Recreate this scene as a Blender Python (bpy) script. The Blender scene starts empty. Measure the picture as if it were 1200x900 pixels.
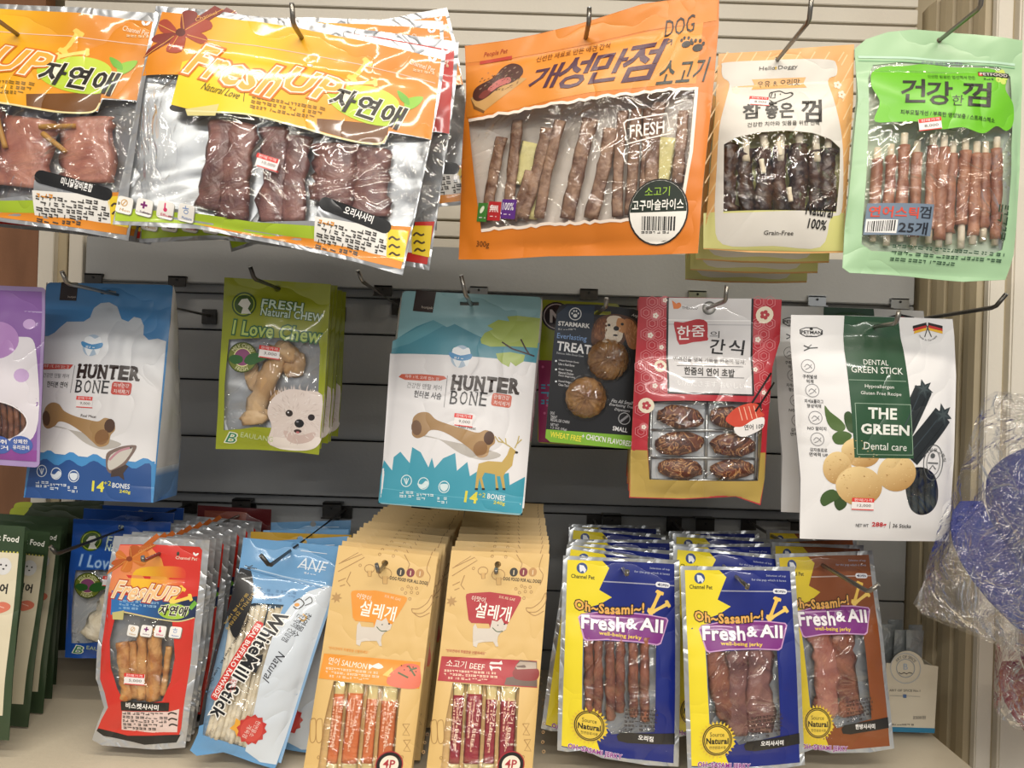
import bpy, bmesh, math, random
from mathutils import Vector, noise
from mathutils.geometry import tessellate_polygon
random.seed(7)
SC = bpy.context.scene
COL = SC.collection
PI = math.pi
F = 933.0          # focal length in pixels of the 1200x900 frame
CZ = 1.30          # camera height
TH = math.radians(1.8)   # camera roll

# ---------------------------------------------------------------- camera, world, lights, exposure
cam = bpy.data.cameras.new('camera'); cam.sensor_width = 36; cam.lens = 36*F/1200; cam.clip_start = 0.02
camo = bpy.data.objects.new('camera', cam); camo.location = (0, 0, CZ); camo.rotation_euler = (PI/2, -TH, 0)   # slight roll, as in the photo
COL.objects.link(camo); SC.camera = camo
SC.view_settings.view_transform = 'Standard'; SC.view_settings.look = 'None'
SC.view_settings.exposure = 0.60; SC.view_settings.gamma = 1
W = bpy.data.worlds.new('shop_ambience'); SC.world = W; W.use_nodes = True
W.node_tree.nodes['Background'].inputs[0].default_value = (0.97, 0.97, 1.0, 1)
W.node_tree.nodes['Background'].inputs[1].default_value = 0.20
def area(name, loc, rot, sx, sy, power, col=(1, .91, .78)):
    l = bpy.data.lights.new(name, 'AREA'); l.shape = 'RECTANGLE'; l.size = sx; l.size_y = sy
    l.energy = power; l.color = col
    o = bpy.data.objects.new(name, l); o.location = loc; o.rotation_euler = rot; COL.objects.link(o)
# fluorescent strips on the shop ceiling, running along the aisle above and behind the camera; the last is an added one
area('ceiling_tube', (0.3, 0.15, 2.62), (0, 0, 0), 2.4, .10, 17, (1, .90, .76))
area('ceiling_tube', (-0.2, -1.0, 2.62), (0, 0, 0), 2.4, .12, 33, (1, .95, .86))
area('ceiling_tube', (0.8, -2.4, 2.62), (0, 0, 0), 2.4, .14, 40, (1, .96, .9))

area('ceiling_tube', (-0.9, -3.6, 2.62), (0, 0, 0), 2.4, .16, 34, (1, .96, .9))  # extra strip, added at a low angle for more sparkle on the films

# ---------------------------------------------------------------- colour + materials
def lin(h):
    if not isinstance(h, str): return h
    h = h.lstrip('#')
    if len(h) == 3: h = ''.join(c*2 for c in h)
    return tuple(((int(h[i:i+2], 16)/255+.055)/1.055)**2.4 if int(h[i:i+2], 16) > 10 else int(h[i:i+2], 16)/255/12.92 for i in (0, 2, 4))
def newmat(name):
    m = bpy.data.materials.new(name); m.use_nodes = True
    nt = m.node_tree; nt.nodes.clear()
    out = nt.nodes.new('ShaderNodeOutputMaterial')
    return m, nt, out
def bumpnode(nt, scale, dist, strength=1.0, detail=2.0, distort=0.6, ridged=True, stretch=(1, 1, 1)):
    tc = nt.nodes.new('ShaderNodeTexCoord'); mp = nt.nodes.new('ShaderNodeMapping')
    mp.inputs['Scale'].default_value = stretch
    nt.links.new(tc.outputs['Object'], mp.inputs[0])
    n = nt.nodes.new('ShaderNodeTexNoise'); n.inputs['Scale'].default_value = scale
    n.inputs['Detail'].default_value = detail; n.inputs['Distortion'].default_value = distort
    nt.links.new(mp.outputs[0], n.inputs['Vector'])
    h = n.outputs['Fac']
    if ridged:   # creases: |noise-.5|
        a = nt.nodes.new('ShaderNodeMath'); a.operation = 'SUBTRACT'; a.inputs[1].default_value = .5
        b = nt.nodes.new('ShaderNodeMath'); b.operation = 'ABSOLUTE'
        c = nt.nodes.new('ShaderNodeMath'); c.operation = 'POWER'; c.inputs[1].default_value = .75
        nt.links.new(h, a.inputs[0]); nt.links.new(a.outputs[0], b.inputs[0]); nt.links.new(b.outputs[0], c.inputs[0])
        h = c.outputs[0]
    bp = nt.nodes.new('ShaderNodeBump'); bp.inputs['Distance'].default_value = dist
    bp.inputs['Strength'].default_value = strength
    nt.links.new(h, bp.inputs['Height'])
    return bp.outputs[0]
def inkmat(name, rough=.4, coat=.0, bscale=22, bdist=.004, coatr=.08, metallic=0):
    m, nt, out = newmat(name)
    p = nt.nodes.new('ShaderNodeBsdfPrincipled'); nt.links.new(p.outputs[0], out.inputs[0])
    a = nt.nodes.new('ShaderNodeAttribute'); a.attribute_name = 'Col'
    nt.links.new(a.outputs['Color'], p.inputs['Base Color'])
    p.inputs['Roughness'].default_value = rough; p.inputs['Metallic'].default_value = metallic
    p.inputs['Coat Weight'].default_value = coat; p.inputs['Coat Roughness'].default_value = coatr
    if bdist:
        b = bumpnode(nt, bscale, bdist)
        nt.links.new(b, p.inputs['Normal']); nt.links.new(b, p.inputs['Coat Normal'])
    return m
def plainmat(name, c, rough=.5, metallic=0, bump=None, c2=None, nscale=30, coat=0, spec=.5):
    m, nt, out = newmat(name)
    p = nt.nodes.new('ShaderNodeBsdfPrincipled'); nt.links.new(p.outputs[0], out.inputs[0])
    p.inputs['Roughness'].default_value = rough; p.inputs['Metallic'].default_value = metallic
    p.inputs['Coat Weight'].default_value = coat; p.inputs['Coat Roughness'].default_value = .1
    p.inputs['Specular IOR Level'].default_value = spec
    c = lin(c)
    if c2:
        tc = nt.nodes.new('ShaderNodeTexCoord')
        n = nt.nodes.new('ShaderNodeTexNoise'); n.inputs['Scale'].default_value = nscale; n.inputs['Detail'].default_value = 5
        n.inputs['Distortion'].default_value = .8
        nt.links.new(tc.outputs['Object'], n.inputs['Vector'])
        r = nt.nodes.new('ShaderNodeValToRGB'); r.color_ramp.elements[0].position = .36; r.color_ramp.elements[1].position = .66
        r.color_ramp.elements[0].color = (*c, 1); r.color_ramp.elements[1].color = (*lin(c2), 1)
        nt.links.new(n.outputs['Fac'], r.inputs[0]); nt.links.new(r.outputs[0], p.inputs['Base Color'])
    else: p.inputs['Base Color'].default_value = (*c, 1)
    if bump:
        b = bumpnode(nt, bump[0], bump[1], ridged=False, detail=4)
        nt.links.new(b, p.inputs['Normal']); nt.links.new(b, p.inputs['Coat Normal'])
    return m
def filmmat(name, base=.05, rough=.06, bscale=30, bdist=.008, tint=(.97, .97, .97), haze=0.0, ior=1.5, detail=2.5):
    m, nt, out = newmat(name)
    b = bumpnode(nt, bscale, bdist, detail=detail, distort=1.0)
    tr = nt.nodes.new('ShaderNodeBsdfTransparent'); tr.inputs[0].default_value = (*tint, 1)
    g = nt.nodes.new('ShaderNodeBsdfGlossy'); g.inputs['Roughness'].default_value = rough; g.inputs[0].default_value = (1, 1, 1, 1)
    nt.links.new(b, g.inputs['Normal'])
    lw_ = nt.nodes.new('ShaderNodeLayerWeight'); lw_.inputs['Blend'].default_value = .5; nt.links.new(b, lw_.inputs['Normal'])
    f = nt.nodes.new('ShaderNodeMath'); f.operation = 'POWER'; f.inputs[1].default_value = 3.2; nt.links.new(lw_.outputs['Facing'], f.inputs[0])
    ad = nt.nodes.new('ShaderNodeMath'); ad.operation = 'ADD'; ad.inputs[1].default_value = base; ad.use_clamp = True
    nt.links.new(f.outputs[0], ad.inputs[0])
    mx = nt.nodes.new('ShaderNodeMixShader'); nt.links.new(ad.outputs[0], mx.inputs[0])
    src = tr.outputs[0]
    if haze:
        df = nt.nodes.new('ShaderNodeBsdfDiffuse'); df.inputs[0].default_value = (.8, .8, .8, 1)
        m2 = nt.nodes.new('ShaderNodeMixShader'); m2.inputs[0].default_value = haze
        nt.links.new(tr.outputs[0], m2.inputs[1]); nt.links.new(df.outputs[0], m2.inputs[2]); src = m2.outputs[0]
    nt.links.new(src, mx.inputs[1]); nt.links.new(g.outputs[0], mx.inputs[2])
    nt.links.new(mx.outputs[0], out.inputs[0])
    return m
M = dict(
    gloss=inkmat('printed_gloss_film', .35, .7, 7, .008, .07),
    soft=inkmat('printed_satin_pouch', .42, .25, 9, .006, .22),
    matte=inkmat('printed_matte_film', .5, .12, 10, .004, .3),
    card=inkmat('printed_card', .35, .35, 5, .0004, .15),
    foil=inkmat('silver_foil', .3, 0, 9, .012, metallic=.6),
    seal=inkmat('crimped_foil_seal', .3, 0, 26, .006, metallic=.6),
    paper=inkmat('sticker_paper', .5, .2, 8, .0006, .2),
    film=filmmat('clear_window_film', .08, .06, 15, .020, detail=3),
    softfilm=filmmat('clear_soft_film', .07, .08, 13, .016, detail=3),
    wrap=filmmat('crinkled_cellophane', .10, .06, 26, .030, haze=.0, ior=1.35, detail=4),
    beef=plainmat('brown_jerky', '#5a2f22', .38, bump=(60, .003), c2='#8f5a40', nscale=45, coat=.4),
    duck=plainmat('dark_purple_jerky', '#5e3937', .35, bump=(55, .003), c2='#8f625a', nscale=28, coat=.4),
    rust=plainmat('rust_brown_jerky', '#66362a', .35, bump=(70, .003), c2='#9c6148', nscale=40, coat=.4),
    pinkm=plainmat('pink_brown_jerky', '#a06355', .35, bump=(40, .003), c2='#c68c78', nscale=22, coat=.3),
    slice=plainmat('brown_sliced_jerky', '#6e4d3c', .5, bump=(90, .003), c2='#ab8a72', nscale=55, coat=.15),
    dark=plainmat('blackish_brown_jerky', '#26140f', .35, bump=(70, .004), c2='#54331f', nscale=48, coat=.5),
    hide=plainmat('white_rawhide', '#ddd0b4', .5, bump=(90, .002), c2='#efe8d6', nscale=40),
    hide2=plainmat('tan_rawhide', '#c09a6c', .5, bump=(40, .002), c2='#dcc09a', nscale=18),
    chick=plainmat('golden_chicken_jerky', '#b06f35', .4, bump=(70, .003), c2='#dba868', nscale=42, coat=.3),
    salm=plainmat('salmon_pink_jerky', '#8e5a45', .4, bump=(80, .002), c2='#bd8a6e', nscale=35, coat=.2),
    yell=plainmat('yellow_cartilage', '#b98a3a', .5),
    blackpart=plainmat('black_plastic', '#101214', .3),
    steel=plainmat('dull_hook_steel', '#8d8a84', .3, metallic=.9, bump=(200, .0004)),
    darksteel=plainmat('dark_hook_steel', '#4c4a47', .35, metallic=.8, bump=(200, .0004)),
    zinc=plainmat('zinc_clip', '#b4b8ba', .28, metallic=.9),
)
# ---------------------------------------------------------------- objects
def tag(o, label=None, cat=None, group=None, kind=None):
    if label: o['label'] = label
    if cat: o['category'] = cat
    if group: o['group'] = group
    if kind: o['kind'] = kind
    return o
def empty(name, loc=(0, 0, 0)):
    o = bpy.data.objects.new(name, None); o.location = loc; o.empty_display_size = .02; COL.objects.link(o); return o
def linkmesh(name, me, parent=None, mats=()):
    for m in mats: me.materials.append(m)
    o = bpy.data.objects.new(name, me); COL.objects.link(o)
    if parent: o.parent = parent
    return o
def finish(name, bm, mats, parent=None, smooth=False):
    me = bpy.data.meshes.new(name)
    bmesh.ops.recalc_face_normals(bm, faces=bm.faces)
    bm.to_mesh(me); bm.free()
    if smooth:
        for p in me.polygons: p.use_smooth = True
    return linkmesh(name, me, parent, mats if isinstance(mats, (list, tuple)) else [mats])
def box(bm, x0, x1, y0, y1, z0, z1, bev=0):
    r = bmesh.ops.create_cube(bm, size=1)
    vs = r['verts']
    for v in vs: v.co = Vector(((x0+x1)/2+v.co.x*(x1-x0), (y0+y1)/2+v.co.y*(y1-y0), (z0+z1)/2+v.co.z*(z1-z0)))
    if bev:
        es = list({e for v in vs for e in v.link_edges})
        bmesh.ops.bevel(bm, geom=es, offset=bev, segments=2, affect='EDGES')
def tube(bm, pts, r, n=8, flat=1.0, caps=True, wob=0, seed=0, updir=Vector((0, 1, 0))):
    """round or flattened tube; pts are Vectors, r scalar or list; flat scales the section along updir"""
    rings = []
    for i, p in enumerate(pts):
        a = pts[max(0, i-1)]; b = pts[min(len(pts)-1, i+1)]
        t = (b-a).normalized(); s = t.cross(updir)
        if s.length < 1e-4: s = t.cross(Vector((1, 0, 0)))
        s.normalize(); u = s.cross(t).normalized()
        rr = r[i] if isinstance(r, (list, tuple)) else r
        ring = []
        for k in range(n):
            an = 2*PI*k/n
            w = 1+wob*noise.noise(Vector((i*.7+seed*9.1, math.cos(an)*1.3, math.sin(an)*1.3+seed)))
            ring.append(bm.verts.new(p+s*math.cos(an)*rr*w+u*math.sin(an)*rr*flat*w))
        rings.append(ring)
    for a, b in zip(rings, rings[1:]):
        for k in range(n): bm.faces.new((a[k], a[(k+1) % n], b[(k+1) % n], b[k]))
    if caps: bm.faces.new(rings[0][::-1]); bm.faces.new(rings[-1])
def wpt(px, py, d):
    dx, dy = px-600, py-450; c, n = math.cos(TH), math.sin(TH)
    return Vector(((dx*c+dy*n)/F*d, d, CZ-(dy*c-dx*n)/F*d))
def catmull(pts, k=6, closed=True):
    out = []; n = len(pts)
    rng = range(n) if closed else range(n-1)
    for i in rng:
        g = (lambda j: pts[j % n]) if closed else (lambda j: pts[min(max(j, 0), n-1)])
        p0, p1, p2, p3 = g(i-1), g(i), g(i+1), g(i+2)
        for s in range(k):
            t = s/k
            out.append(tuple(.5*((2*p1[c])+(-p0[c]+p2[c])*t+(2*p0[c]-5*p1[c]+4*p2[c]-p3[c])*t*t+(-p0[c]+3*p1[c]-3*p2[c]+p3[c])*t**3) for c in (0, 1)))
    if not closed: out.append(tuple(pts[-1]))
    return out
# ---------------------------------------------------------------- lettering
_tc = {}; _fo = {}
def textmesh(s, off, sp=1.0):
    k = (s, round(off, 4), round(sp, 3))
    if k not in _tc:
        if 'c' not in _fo:
            _fo['c'] = bpy.data.curves.new('t', 'FONT'); _fo['c'].resolution_u = 2; _fo['o'] = bpy.data.objects.new('t', _fo['c'])
        c = _fo['c']; c.body = s; c.offset = off; c.space_character = sp
        m = bpy.data.meshes.new_from_object(_fo['o'])
        _tc[k] = ([(v.co.x, v.co.y) for v in m.vertices], [tuple(p.vertices) for p in m.polygons])
        bpy.data.meshes.remove(m)
    return _tc[k]
def lerp(a, b, t): return a+(b-a)*t

class Bag:
    """a packet: two sheets between four corners; artwork is placed on it in reference-picture pixels"""
    def __init__(s, name, label, cat, q, d, bf=.012, bb=.006, group=None, ref=None, body=(0, 1), mar=.0,
                 wr=.0012, seed=1, pitch=.0052, mat='gloss', back='#c8c8c8', backmat=None, hang=None, wf=22):
        s.q = [Vector(p) for p in q]
        if not isinstance(d, (tuple, list)): d = (d,)*4
        s.ref = ref or s
        P = [wpt(x, y, dd) for (x, y), dd in zip(q, d)]
        s.O = (P[0]+P[1])/2
        s.P = [p-s.O for p in P]
        s.n = (s.P[2]-s.P[0]).cross(s.P[1]-s.P[3]).normalized()
        if s.n.y > 0: s.n = -s.n
        s.W = ((s.P[1]-s.P[0]).length+(s.P[2]-s.P[3]).length)/2
        s.H = ((s.P[3]-s.P[0]).length+(s.P[2]-s.P[1]).length)/2
        s.bf, s.bb, s.body, s.mar, s.wr, s.seed, s.pitch, s.mat, s.wf = bf, bb, body, mar, wr, seed, pitch, mat, wf
        s.back, s.backmat = back, backmat or mat
        s.items = {}; s.order = []; s.outline = None; s.holes = []; s.wins = []; s.curl = 0; s.gd = 0
        s.root = tag(empty(name, s.O), label, cat, group)
        s.suw = ((s.q[1]-s.q[0]).length+(s.q[2]-s.q[3]).length)/2
        s.svh = ((s.q[3]-s.q[0]).length+(s.q[2]-s.q[1]).length)/2
        s.lay = 0
    def qp(s, u, v):
        q = s.q
        return q[0]*(1-u)*(1-v)+q[1]*u*(1-v)+q[2]*u*v+q[3]*(1-u)*v
    def uv(s, x, y):
        if s.ref is not s: return s.ref.uv(x, y)
        u = v = .5; p = Vector((x, y)); q = s.q
        for _ in range(6):
            f = s.qp(u, v)-p
            du = (q[1]-q[0])*(1-v)+(q[2]-q[3])*v; dv = (q[3]-q[0])*(1-u)+(q[2]-q[1])*u
            det = du.x*dv.y-du.y*dv.x
            u -= (f.x*dv.y-f.y*dv.x)/det; v -= (du.x*f.y-du.y*f.x)/det
        return u, v
    def at(s, u, v, side=1, off=0):
        B = s.P[0]*(1-u)*(1-v)+s.P[1]*u*(1-v)+s.P[2]*u*v+s.P[3]*(1-u)*v
        uu = min(1, max(0, (u-s.mar)/(1-2*s.mar))); vv = min(1, max(0, (v-s.body[0])/(s.body[1]-s.body[0])))
        b = max(0., (1-(2*uu-1)**2))**.65*max(0., (1-(2*vv-1)**2))**.8
        x, y = u*s.W, v*s.H; k = s.seed*3.7
        w = s.wr*(noise.noise(Vector((x*s.wf+k, y*s.wf*.7, k)))+.28*noise.noise(Vector((x*s.wf*2.4, y*s.wf*2.0+k, k+5))))*1.6
        w += s.curl*(u-.5)*(v-.0)
        h = s.bf*b if side > 0 else (-s.bb*b if side < 0 else 0)
        if side < 0 and s.gd: B = B+Vector((0, s.gd*min(1, max(0, v)*1.35)**.8, 0))
        return B+s.n*(h+w+off+(.0005 if side > 0 else -.0005 if side < 0 else 0))
    # -- collecting
    def add(s, part, loops, col, lay, mat=None, side=1, tri=None):
        s.items.setdefault(part, []).append((loops, col, lay, mat or s.mat, side, tri))
        if part not in s.order: s.order.append(part)
    def UV(s, pts): return [s.uv(*p) for p in pts]
    def base(s, col, outline=None, holes=(), smooth=False, mat=None, part='pouch'):
        o = s.UV(catmull(outline) if smooth else outline) if outline else [(u, v) for u, v in
             [(0, 0), (1, 0), (1, 1), (0, 1)]]
        s.outline = o; s.basecol = col
        hs = [s.UV(h) for h in holes]; s.hangs = hs
        s.bcol = (col, mat or s.mat)
    def roundbase(s, col, r, holes=(), mat=None):
        o = []
        ru, rv = r/s.W, r/s.H
        for cx, cy, a0 in ((1-ru, rv, -90), (1-ru, 1-rv, 0), (ru, 1-rv, 90), (ru, rv, 180)):
            for k in range(5):
                a = math.radians(a0+k*22.5); o.append((cx+math.cos(a)*ru, cy+math.sin(a)*rv))
        s.outline = o; s.bcol = (col, mat or s.mat); s.hangs = [s.UV(h) for h in holes]
    def window(s, pts, smooth=False, mat='film'):
        p = s.UV(catmull(pts) if smooth else pts)
        s.wins.append(p); s.add('window_film', [p], '#ffffff', 0.5, mat)
    def Pg(s, pts, col, lay=1, smooth=False, part='print', mat=None, k=6):
        s.add(part, [s.UV(catmull(pts, k) if smooth else pts)], col, lay, mat)
    def loc(s, cx, cy, pts, rot=0):
        u0, v0 = s.uv(cx, cy); c, n = math.cos(math.radians(rot)), math.sin(math.radians(rot))
        R = s.ref
        return [(u0+(x*c-y*n)/R.suw, v0+(x*n+y*c)/R.svh) for x, y in pts]
    def Rc(s, cx, cy, w, h, col, lay=1, rot=0, r=0, part='print', mat=None):
        w, h = w/2, h/2
        if r:
            pts = []
            for sx, sy, a0 in ((1, -1, -90), (1, 1, 0), (-1, 1, 90), (-1, -1, 180)):
                for k in range(4):
                    a = math.radians(a0+k*30); pts.append((sx*(w-r)+math.cos(a)*r, sy*(h-r)+math.sin(a)*r))
        else: pts = [(-w, -h), (w, -h), (w, h), (-w, h)]
        s.add(part, [s.loc(cx, cy, pts, rot)], col, lay, mat)
    def El(s, cx, cy, rx, ry, col, lay=1, rot=0, n=28, part='print', mat=None, a0=0, a1=360):
        pts = [(rx*math.cos(math.radians(a0+(a1-a0)*k/n)), ry*math.sin(math.radians(a0+(a1-a0)*k/n))) for k in range(n+(a1-a0 < 360))]
        s.add(part, [s.loc(cx, cy, pts, rot)], col, lay, mat)
    def Ring(s, cx, cy, rx, ry, t, col, lay=1, rot=0, n=28, part='print'):
        f = lambda a, b: [(a*math.cos(2*PI*k/n), b*math.sin(2*PI*k/n)) for k in range(n)]
        s.add(part, [s.loc(cx, cy, f(rx, ry), rot), s.loc(cx, cy, f(rx-t, ry-t)[::-1], rot)], col, lay)
    def Star(s, cx, cy, r0, r1, n, col, lay=1, rot=0, part='print'):
        pts = []
        for k in range(2*n):
            r = r0 if k % 2 else r1; a = PI*k/n; pts.append((r*math.cos(a), r*math.sin(a)))
        s.add(part, [s.loc(cx, cy, pts, rot)], col, lay)
    def Ln(s, pts, w, col, lay=1, smooth=False, part='print', mat=None):
        if smooth: pts = catmull(pts, 5, False)
        L, Rr = [], []
        for i, p in enumerate(pts):
            a = pts[max(0, i-1)]; b = pts[min(len(pts)-1, i+1)]
            dx, dy = b[0]-a[0], b[1]-a[1]; l = math.hypot(dx, dy) or 1
            L.append((p[0]-dy/l*w/2, p[1]+dx/l*w/2)); Rr.append((p[0]+dy/l*w/2, p[1]-dx/l*w/2))
        for i in range(len(pts)-1):
            s.add(part, [s.UV([L[i], L[i+1], Rr[i+1], Rr[i]])], col, lay, mat)
    def T(s, txt, cx, cy, w, h, col, lay=3, rot=0, bold=0, sh=0, ol=None, part='print', arc=0, circ=None, mat=None):
        mo = bold+(max(t for t, _c in ol) if ol else 0); sp = 1+bold*1.6+(mo-bold)*.7
        base, _ = textmesh(txt, 0, sp)
        xs = [p[0] for p in base]; ys = [p[1] for p in base]
        x0, x1, y0, y1 = min(xs), max(xs), min(ys), max(ys)
        kx = w/(x1-x0); ky = h/(y1-y0) if h else kx
        lay += .7
        def put(off, c, l):
            vs, tr = textmesh(txt, off, sp)
            pts = []
            for x, y in vs:
                X = (x-(x0+x1)/2)*kx; Y = -(y-(y0+y1)/2)*ky
                X -= sh*Y
                if arc: Y += arc*((2*X/w)**2-.5)
                if circ:
                    a = X/abs(circ)
                    if circ > 0: R = circ-Y; X, Y = R*math.sin(a), -R*math.cos(a)
                    else: R = -circ+Y; X, Y = R*math.sin(a), R*math.cos(a)
                pts.append((X, Y))
            s.add(part, [s.loc(cx, cy, pts, rot)], c, l, mat, 1, tr)
        if ol:
            for i, (t, c) in enumerate(ol): put(bold+t, c, lay+i*.8)
            lay += len(ol)*.8
        put(bold, col, lay)
    def fur(s, cx, cy, rx, ry, cols, n=60, l=4, w=.7, lay=3, rot=None, seed=1):
        rnd = random.Random(seed)
        for _ in range(n):
            a = rnd.uniform(0, 2*PI); q = math.sqrt(rnd.random())
            x, y = cx+rx*q*math.cos(a), cy+ry*q*math.sin(a)
            th = math.atan2(y-cy, x-cx)+rnd.uniform(-.5, .5) if rot is None else math.radians(rot)+rnd.uniform(-.4, .4)
            d = (math.cos(th)*l/2, math.sin(th)*l/2)
            s.add('print', [s.UV([(x-d[0], y-d[1]), (x+d[1]/l*w, y-d[0]/l*w), (x+d[0], y+d[1]), (x-d[1]/l*w, y+d[0]/l*w)])], rnd.choice(cols), lay+rnd.random()*.3)
    def fine(s, x, y, w, rows, pitch, hgt, col, lay=3, rot=0, seed=1, part='print', align=0):
        """lines of print too small to read in the photo: broken strokes"""
        rnd = random.Random(seed); lay += .5
        c, n = math.cos(math.radians(rot)), math.sin(math.radians(rot))
        for r in range(rows):
            cur = -w/2; end = w/2*(1 if r < rows-1 else rnd.uniform(-.1, .9))
            while cur < end:
                l = rnd.uniform(1.2, 3.2)*hgt*.5
                for dy in (-.28, .28):
                    if rnd.random() < .8:
                        px, py = cur+l/2, (r-(rows-1)/2)*pitch+dy*hgt
                        s.Rc(x+px*c-py*n, y+px*n+py*c, l, hgt*.3, col, lay, rot, part=part)
                if rnd.random() < .6:
                    px, py = cur+l*.8, (r-(rows-1)/2)*pitch
                    s.Rc(x+px*c-py*n, y+px*n+py*c, hgt*.22, hgt*.9, col, lay, rot, part=part)
                cur += l+hgt*(.35 if rnd.random() < .75 else .9)
    def sticker(s, x, y, w, h, price, rot=0, lay=4):
        s.Rc(x, y, w, h, '#f2eeee', lay, rot, part='price_sticker', mat='paper')
        s.Rc(x, y-h*.34, w, h*.34, '#e23a33', lay+.4, rot, part='price_sticker', mat='paper')
        s.Rc(x, y+h*.46, w, h*.08, '#e23a33', lay+.4, rot, part='price_sticker', mat='paper')
        s.T('판매가격', x, y-h*.34, w*.8, h*.24, '#fff0f0', lay+.8, rot, part='price_sticker', mat='paper')
        s.T(price, x+w*.05, y+h*.13, w*.62, h*.26, '#6a6460', lay+.8, rot, part='price_sticker', mat='paper')
    # -- contents between the sheets
    def inner(s, x, y, dep=.5):
        u, v = s.uv(x, y)
        f = s.at(u, v, 1); b = s.at(u, v, -1)
        return b+(f-b)*dep
    def stick(s, name, pts, w, mat, flat=.7, wob=.3, dep=.5, seg=8, seed=0, taper=0):
        pp = catmull(pts, max(2, seg//(len(pts)-1)), False)
        ws = [(s.inner(x, y, dep)) for x, y in pp]
        sc = s.W/s.ref.suw; n = len(ws)
        r = [max(.25, 1-taper*(abs(2*i/(n-1)-1)**3))*w/2*sc*(1+wob*.6*noise.noise(Vector((i*.8, seed*5.3, 1)))) for i in range(n)]
        bm = bmesh.new(); tube(bm, ws, r, 8, flat, True, wob, seed, -s.n)
        return finish(name, bm, M[mat] if isinstance(mat, str) else mat, s.root, True)
    def blob(s, name, cx, cy, rx, ry, th, mat, rot=0, dep=.5, rough=.12, seed=0, pw=1.0):
        sc = s.W/s.ref.suw; c = s.inner(cx, cy, dep)
        ex = (s.P[1]-s.P[0]).normalized(); ez = s.n.cross(ex)
        bm = bmesh.new(); bmesh.ops.create_uvsphere(bm, u_segments=16, v_segments=10, radius=1)
        cr, sr = math.cos(math.radians(rot)), math.sin(math.radians(rot))
        for v in bm.verts:
            x, y, z = v.co; k = 1+rough*noise.noise(Vector((x*2+seed, y*2, z*2)))
            X = x*rx*sc*k; Y = y*ry*sc*k
            v.co = c+ex*(X*cr-Y*sr)-ez*(X*sr+Y*cr)+s.n*(z*th*k)
        return finish(name, bm, M[mat] if isinstance(mat, str) else mat, s.root, True)
    # -- build
    def colf(s, col):
        if isinstance(col, tuple) and col and col[0] == 'g':
            _, c1, c2, x0, y0, x1, y1 = col; c1, c2 = lin(c1), lin(c2)
            dx, dy = x1-x0, y1-y0; L = dx*dx+dy*dy
            def f(u, v):
                p = s.ref.qp(u, v); t = min(1, max(0, ((p.x-x0)*dx+(p.y-y0)*dy)/L))
                return tuple(lerp(a, b, t) for a, b in zip(c1, c2))
            return f
        c = lin(col); return lambda u, v: c
    def build(s, light=False):
        if s.outline is None: s.base('#cccccc')
        col, mt = s.bcol
        s.items['pouch'] = [([s.outline]+s.hangs+s.wins, col, 0, mt, 1, None),
                            ([s.outline]+s.hangs, s.back, 0, s.backmat, -1, None)]
        s.order = ['pouch']+[o for o in s.order if o != 'pouch']
        obs = {}
        for part in s.order:
            big = bmesh.new(); small = bmesh.new()
            info = []
            for bm in (big, small): bm.faces.layers.int.new('i')
            for loops, c, lay, mt, side, tri in s.items[part]:
                idx = len(info); info.append((s.colf(c), lay, mt, side))
                flat = [p for l in loops for p in l]
                us = [p[0] for p in flat]; vs_ = [p[1] for p in flat]
                ext = max((max(us)-min(us))*s.W, (max(vs_)-min(vs_))*s.H)
                gl = ext > s.pitch*(.9 if tri is None else 2.2)
                bm = big if gl else small
                if tri is None:
                    if len(loops) == 1 and len(flat) == 4: tris = [(0, 1, 2, 3)]
                    else: tris = tessellate_polygon([[Vector((u*s.W, v*s.H, 0)) for u, v in l] for l in loops])
                else: tris = tri
                vv = [bm.verts.new((u, v, 0)) for u, v in flat]; L = bm.faces.layers.int['i']
                for t in tris:
                    try: f = bm.faces.new([vv[i] for i in t])
                    except ValueError: continue
                    f[L] = idx
            if big.faces:
                for ax, size in ((0, s.W), (1, s.H)):
                    step = s.pitch/size
                    ent = sorted(((min(v.co[ax] for v in f.verts), i, f) for i, f in enumerate(big.faces)), key=lambda t: t[:2])
                    hi = max(v.co[ax] for v in big.verts); k = math.floor(ent[0][0]/step)+1; ei = 0; act = []
                    while k*step < hi-1e-5:
                        c0 = k*step
                        while ei < len(ent) and ent[ei][0] < c0-1e-6: act.append(ent[ei][2]); ei += 1
                        fs = [f for f in act if max(v.co[ax] for v in f.verts) > c0+1e-6]; act = fs
                        if fs:
                            co = [0, 0, 0]; no = [0, 0, 0]; co[ax] = c0; no[ax] = 1
                            es = {e for f in fs for e in f.edges}; vs2 = {v for f in fs for v in f.verts}
                            r = bmesh.ops.bisect_plane(big, geom=list(vs2)+list(es)+fs, plane_co=co, plane_no=no, dist=1e-7)
                            act = [g for g in r['geom'] if isinstance(g, bmesh.types.BMFace)]
                        k += 1
            verts = []; faces = []; cols = []; mi = []; mats = []
            for bm in (big, small):
                L = bm.faces.layers.int['i']; base = len(verts); own = {}
                for f in bm.faces:
                    fi = f[L]; cf, lay, mt, side = info[fi]
                    ids = []
                    for v in f.verts:
                        k = (v.index if False else id(v), fi)
                        k = (v, fi)
                        if k not in own:
                            own[k] = len(verts); u, w = v.co.x, v.co.y
                            verts.append(s.at(u, w, side, lay*.00024*(1 if side > 0 else -1))); cols.append(cf(u, w))
                        ids.append(own[k])
                    if len(ids) < 3: continue
                    nn = (verts[ids[1]]-verts[ids[0]]).cross(verts[ids[2]]-verts[ids[0]])
                    if nn.dot(s.n)*side < 0: ids.reverse()
                    if mt not in mats: mats.append(mt)
                    faces.append(ids); mi.append(mats.index(mt))
                bm.free()
            me = bpy.data.meshes.new(part); me.from_pydata(verts, [], faces)
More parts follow.
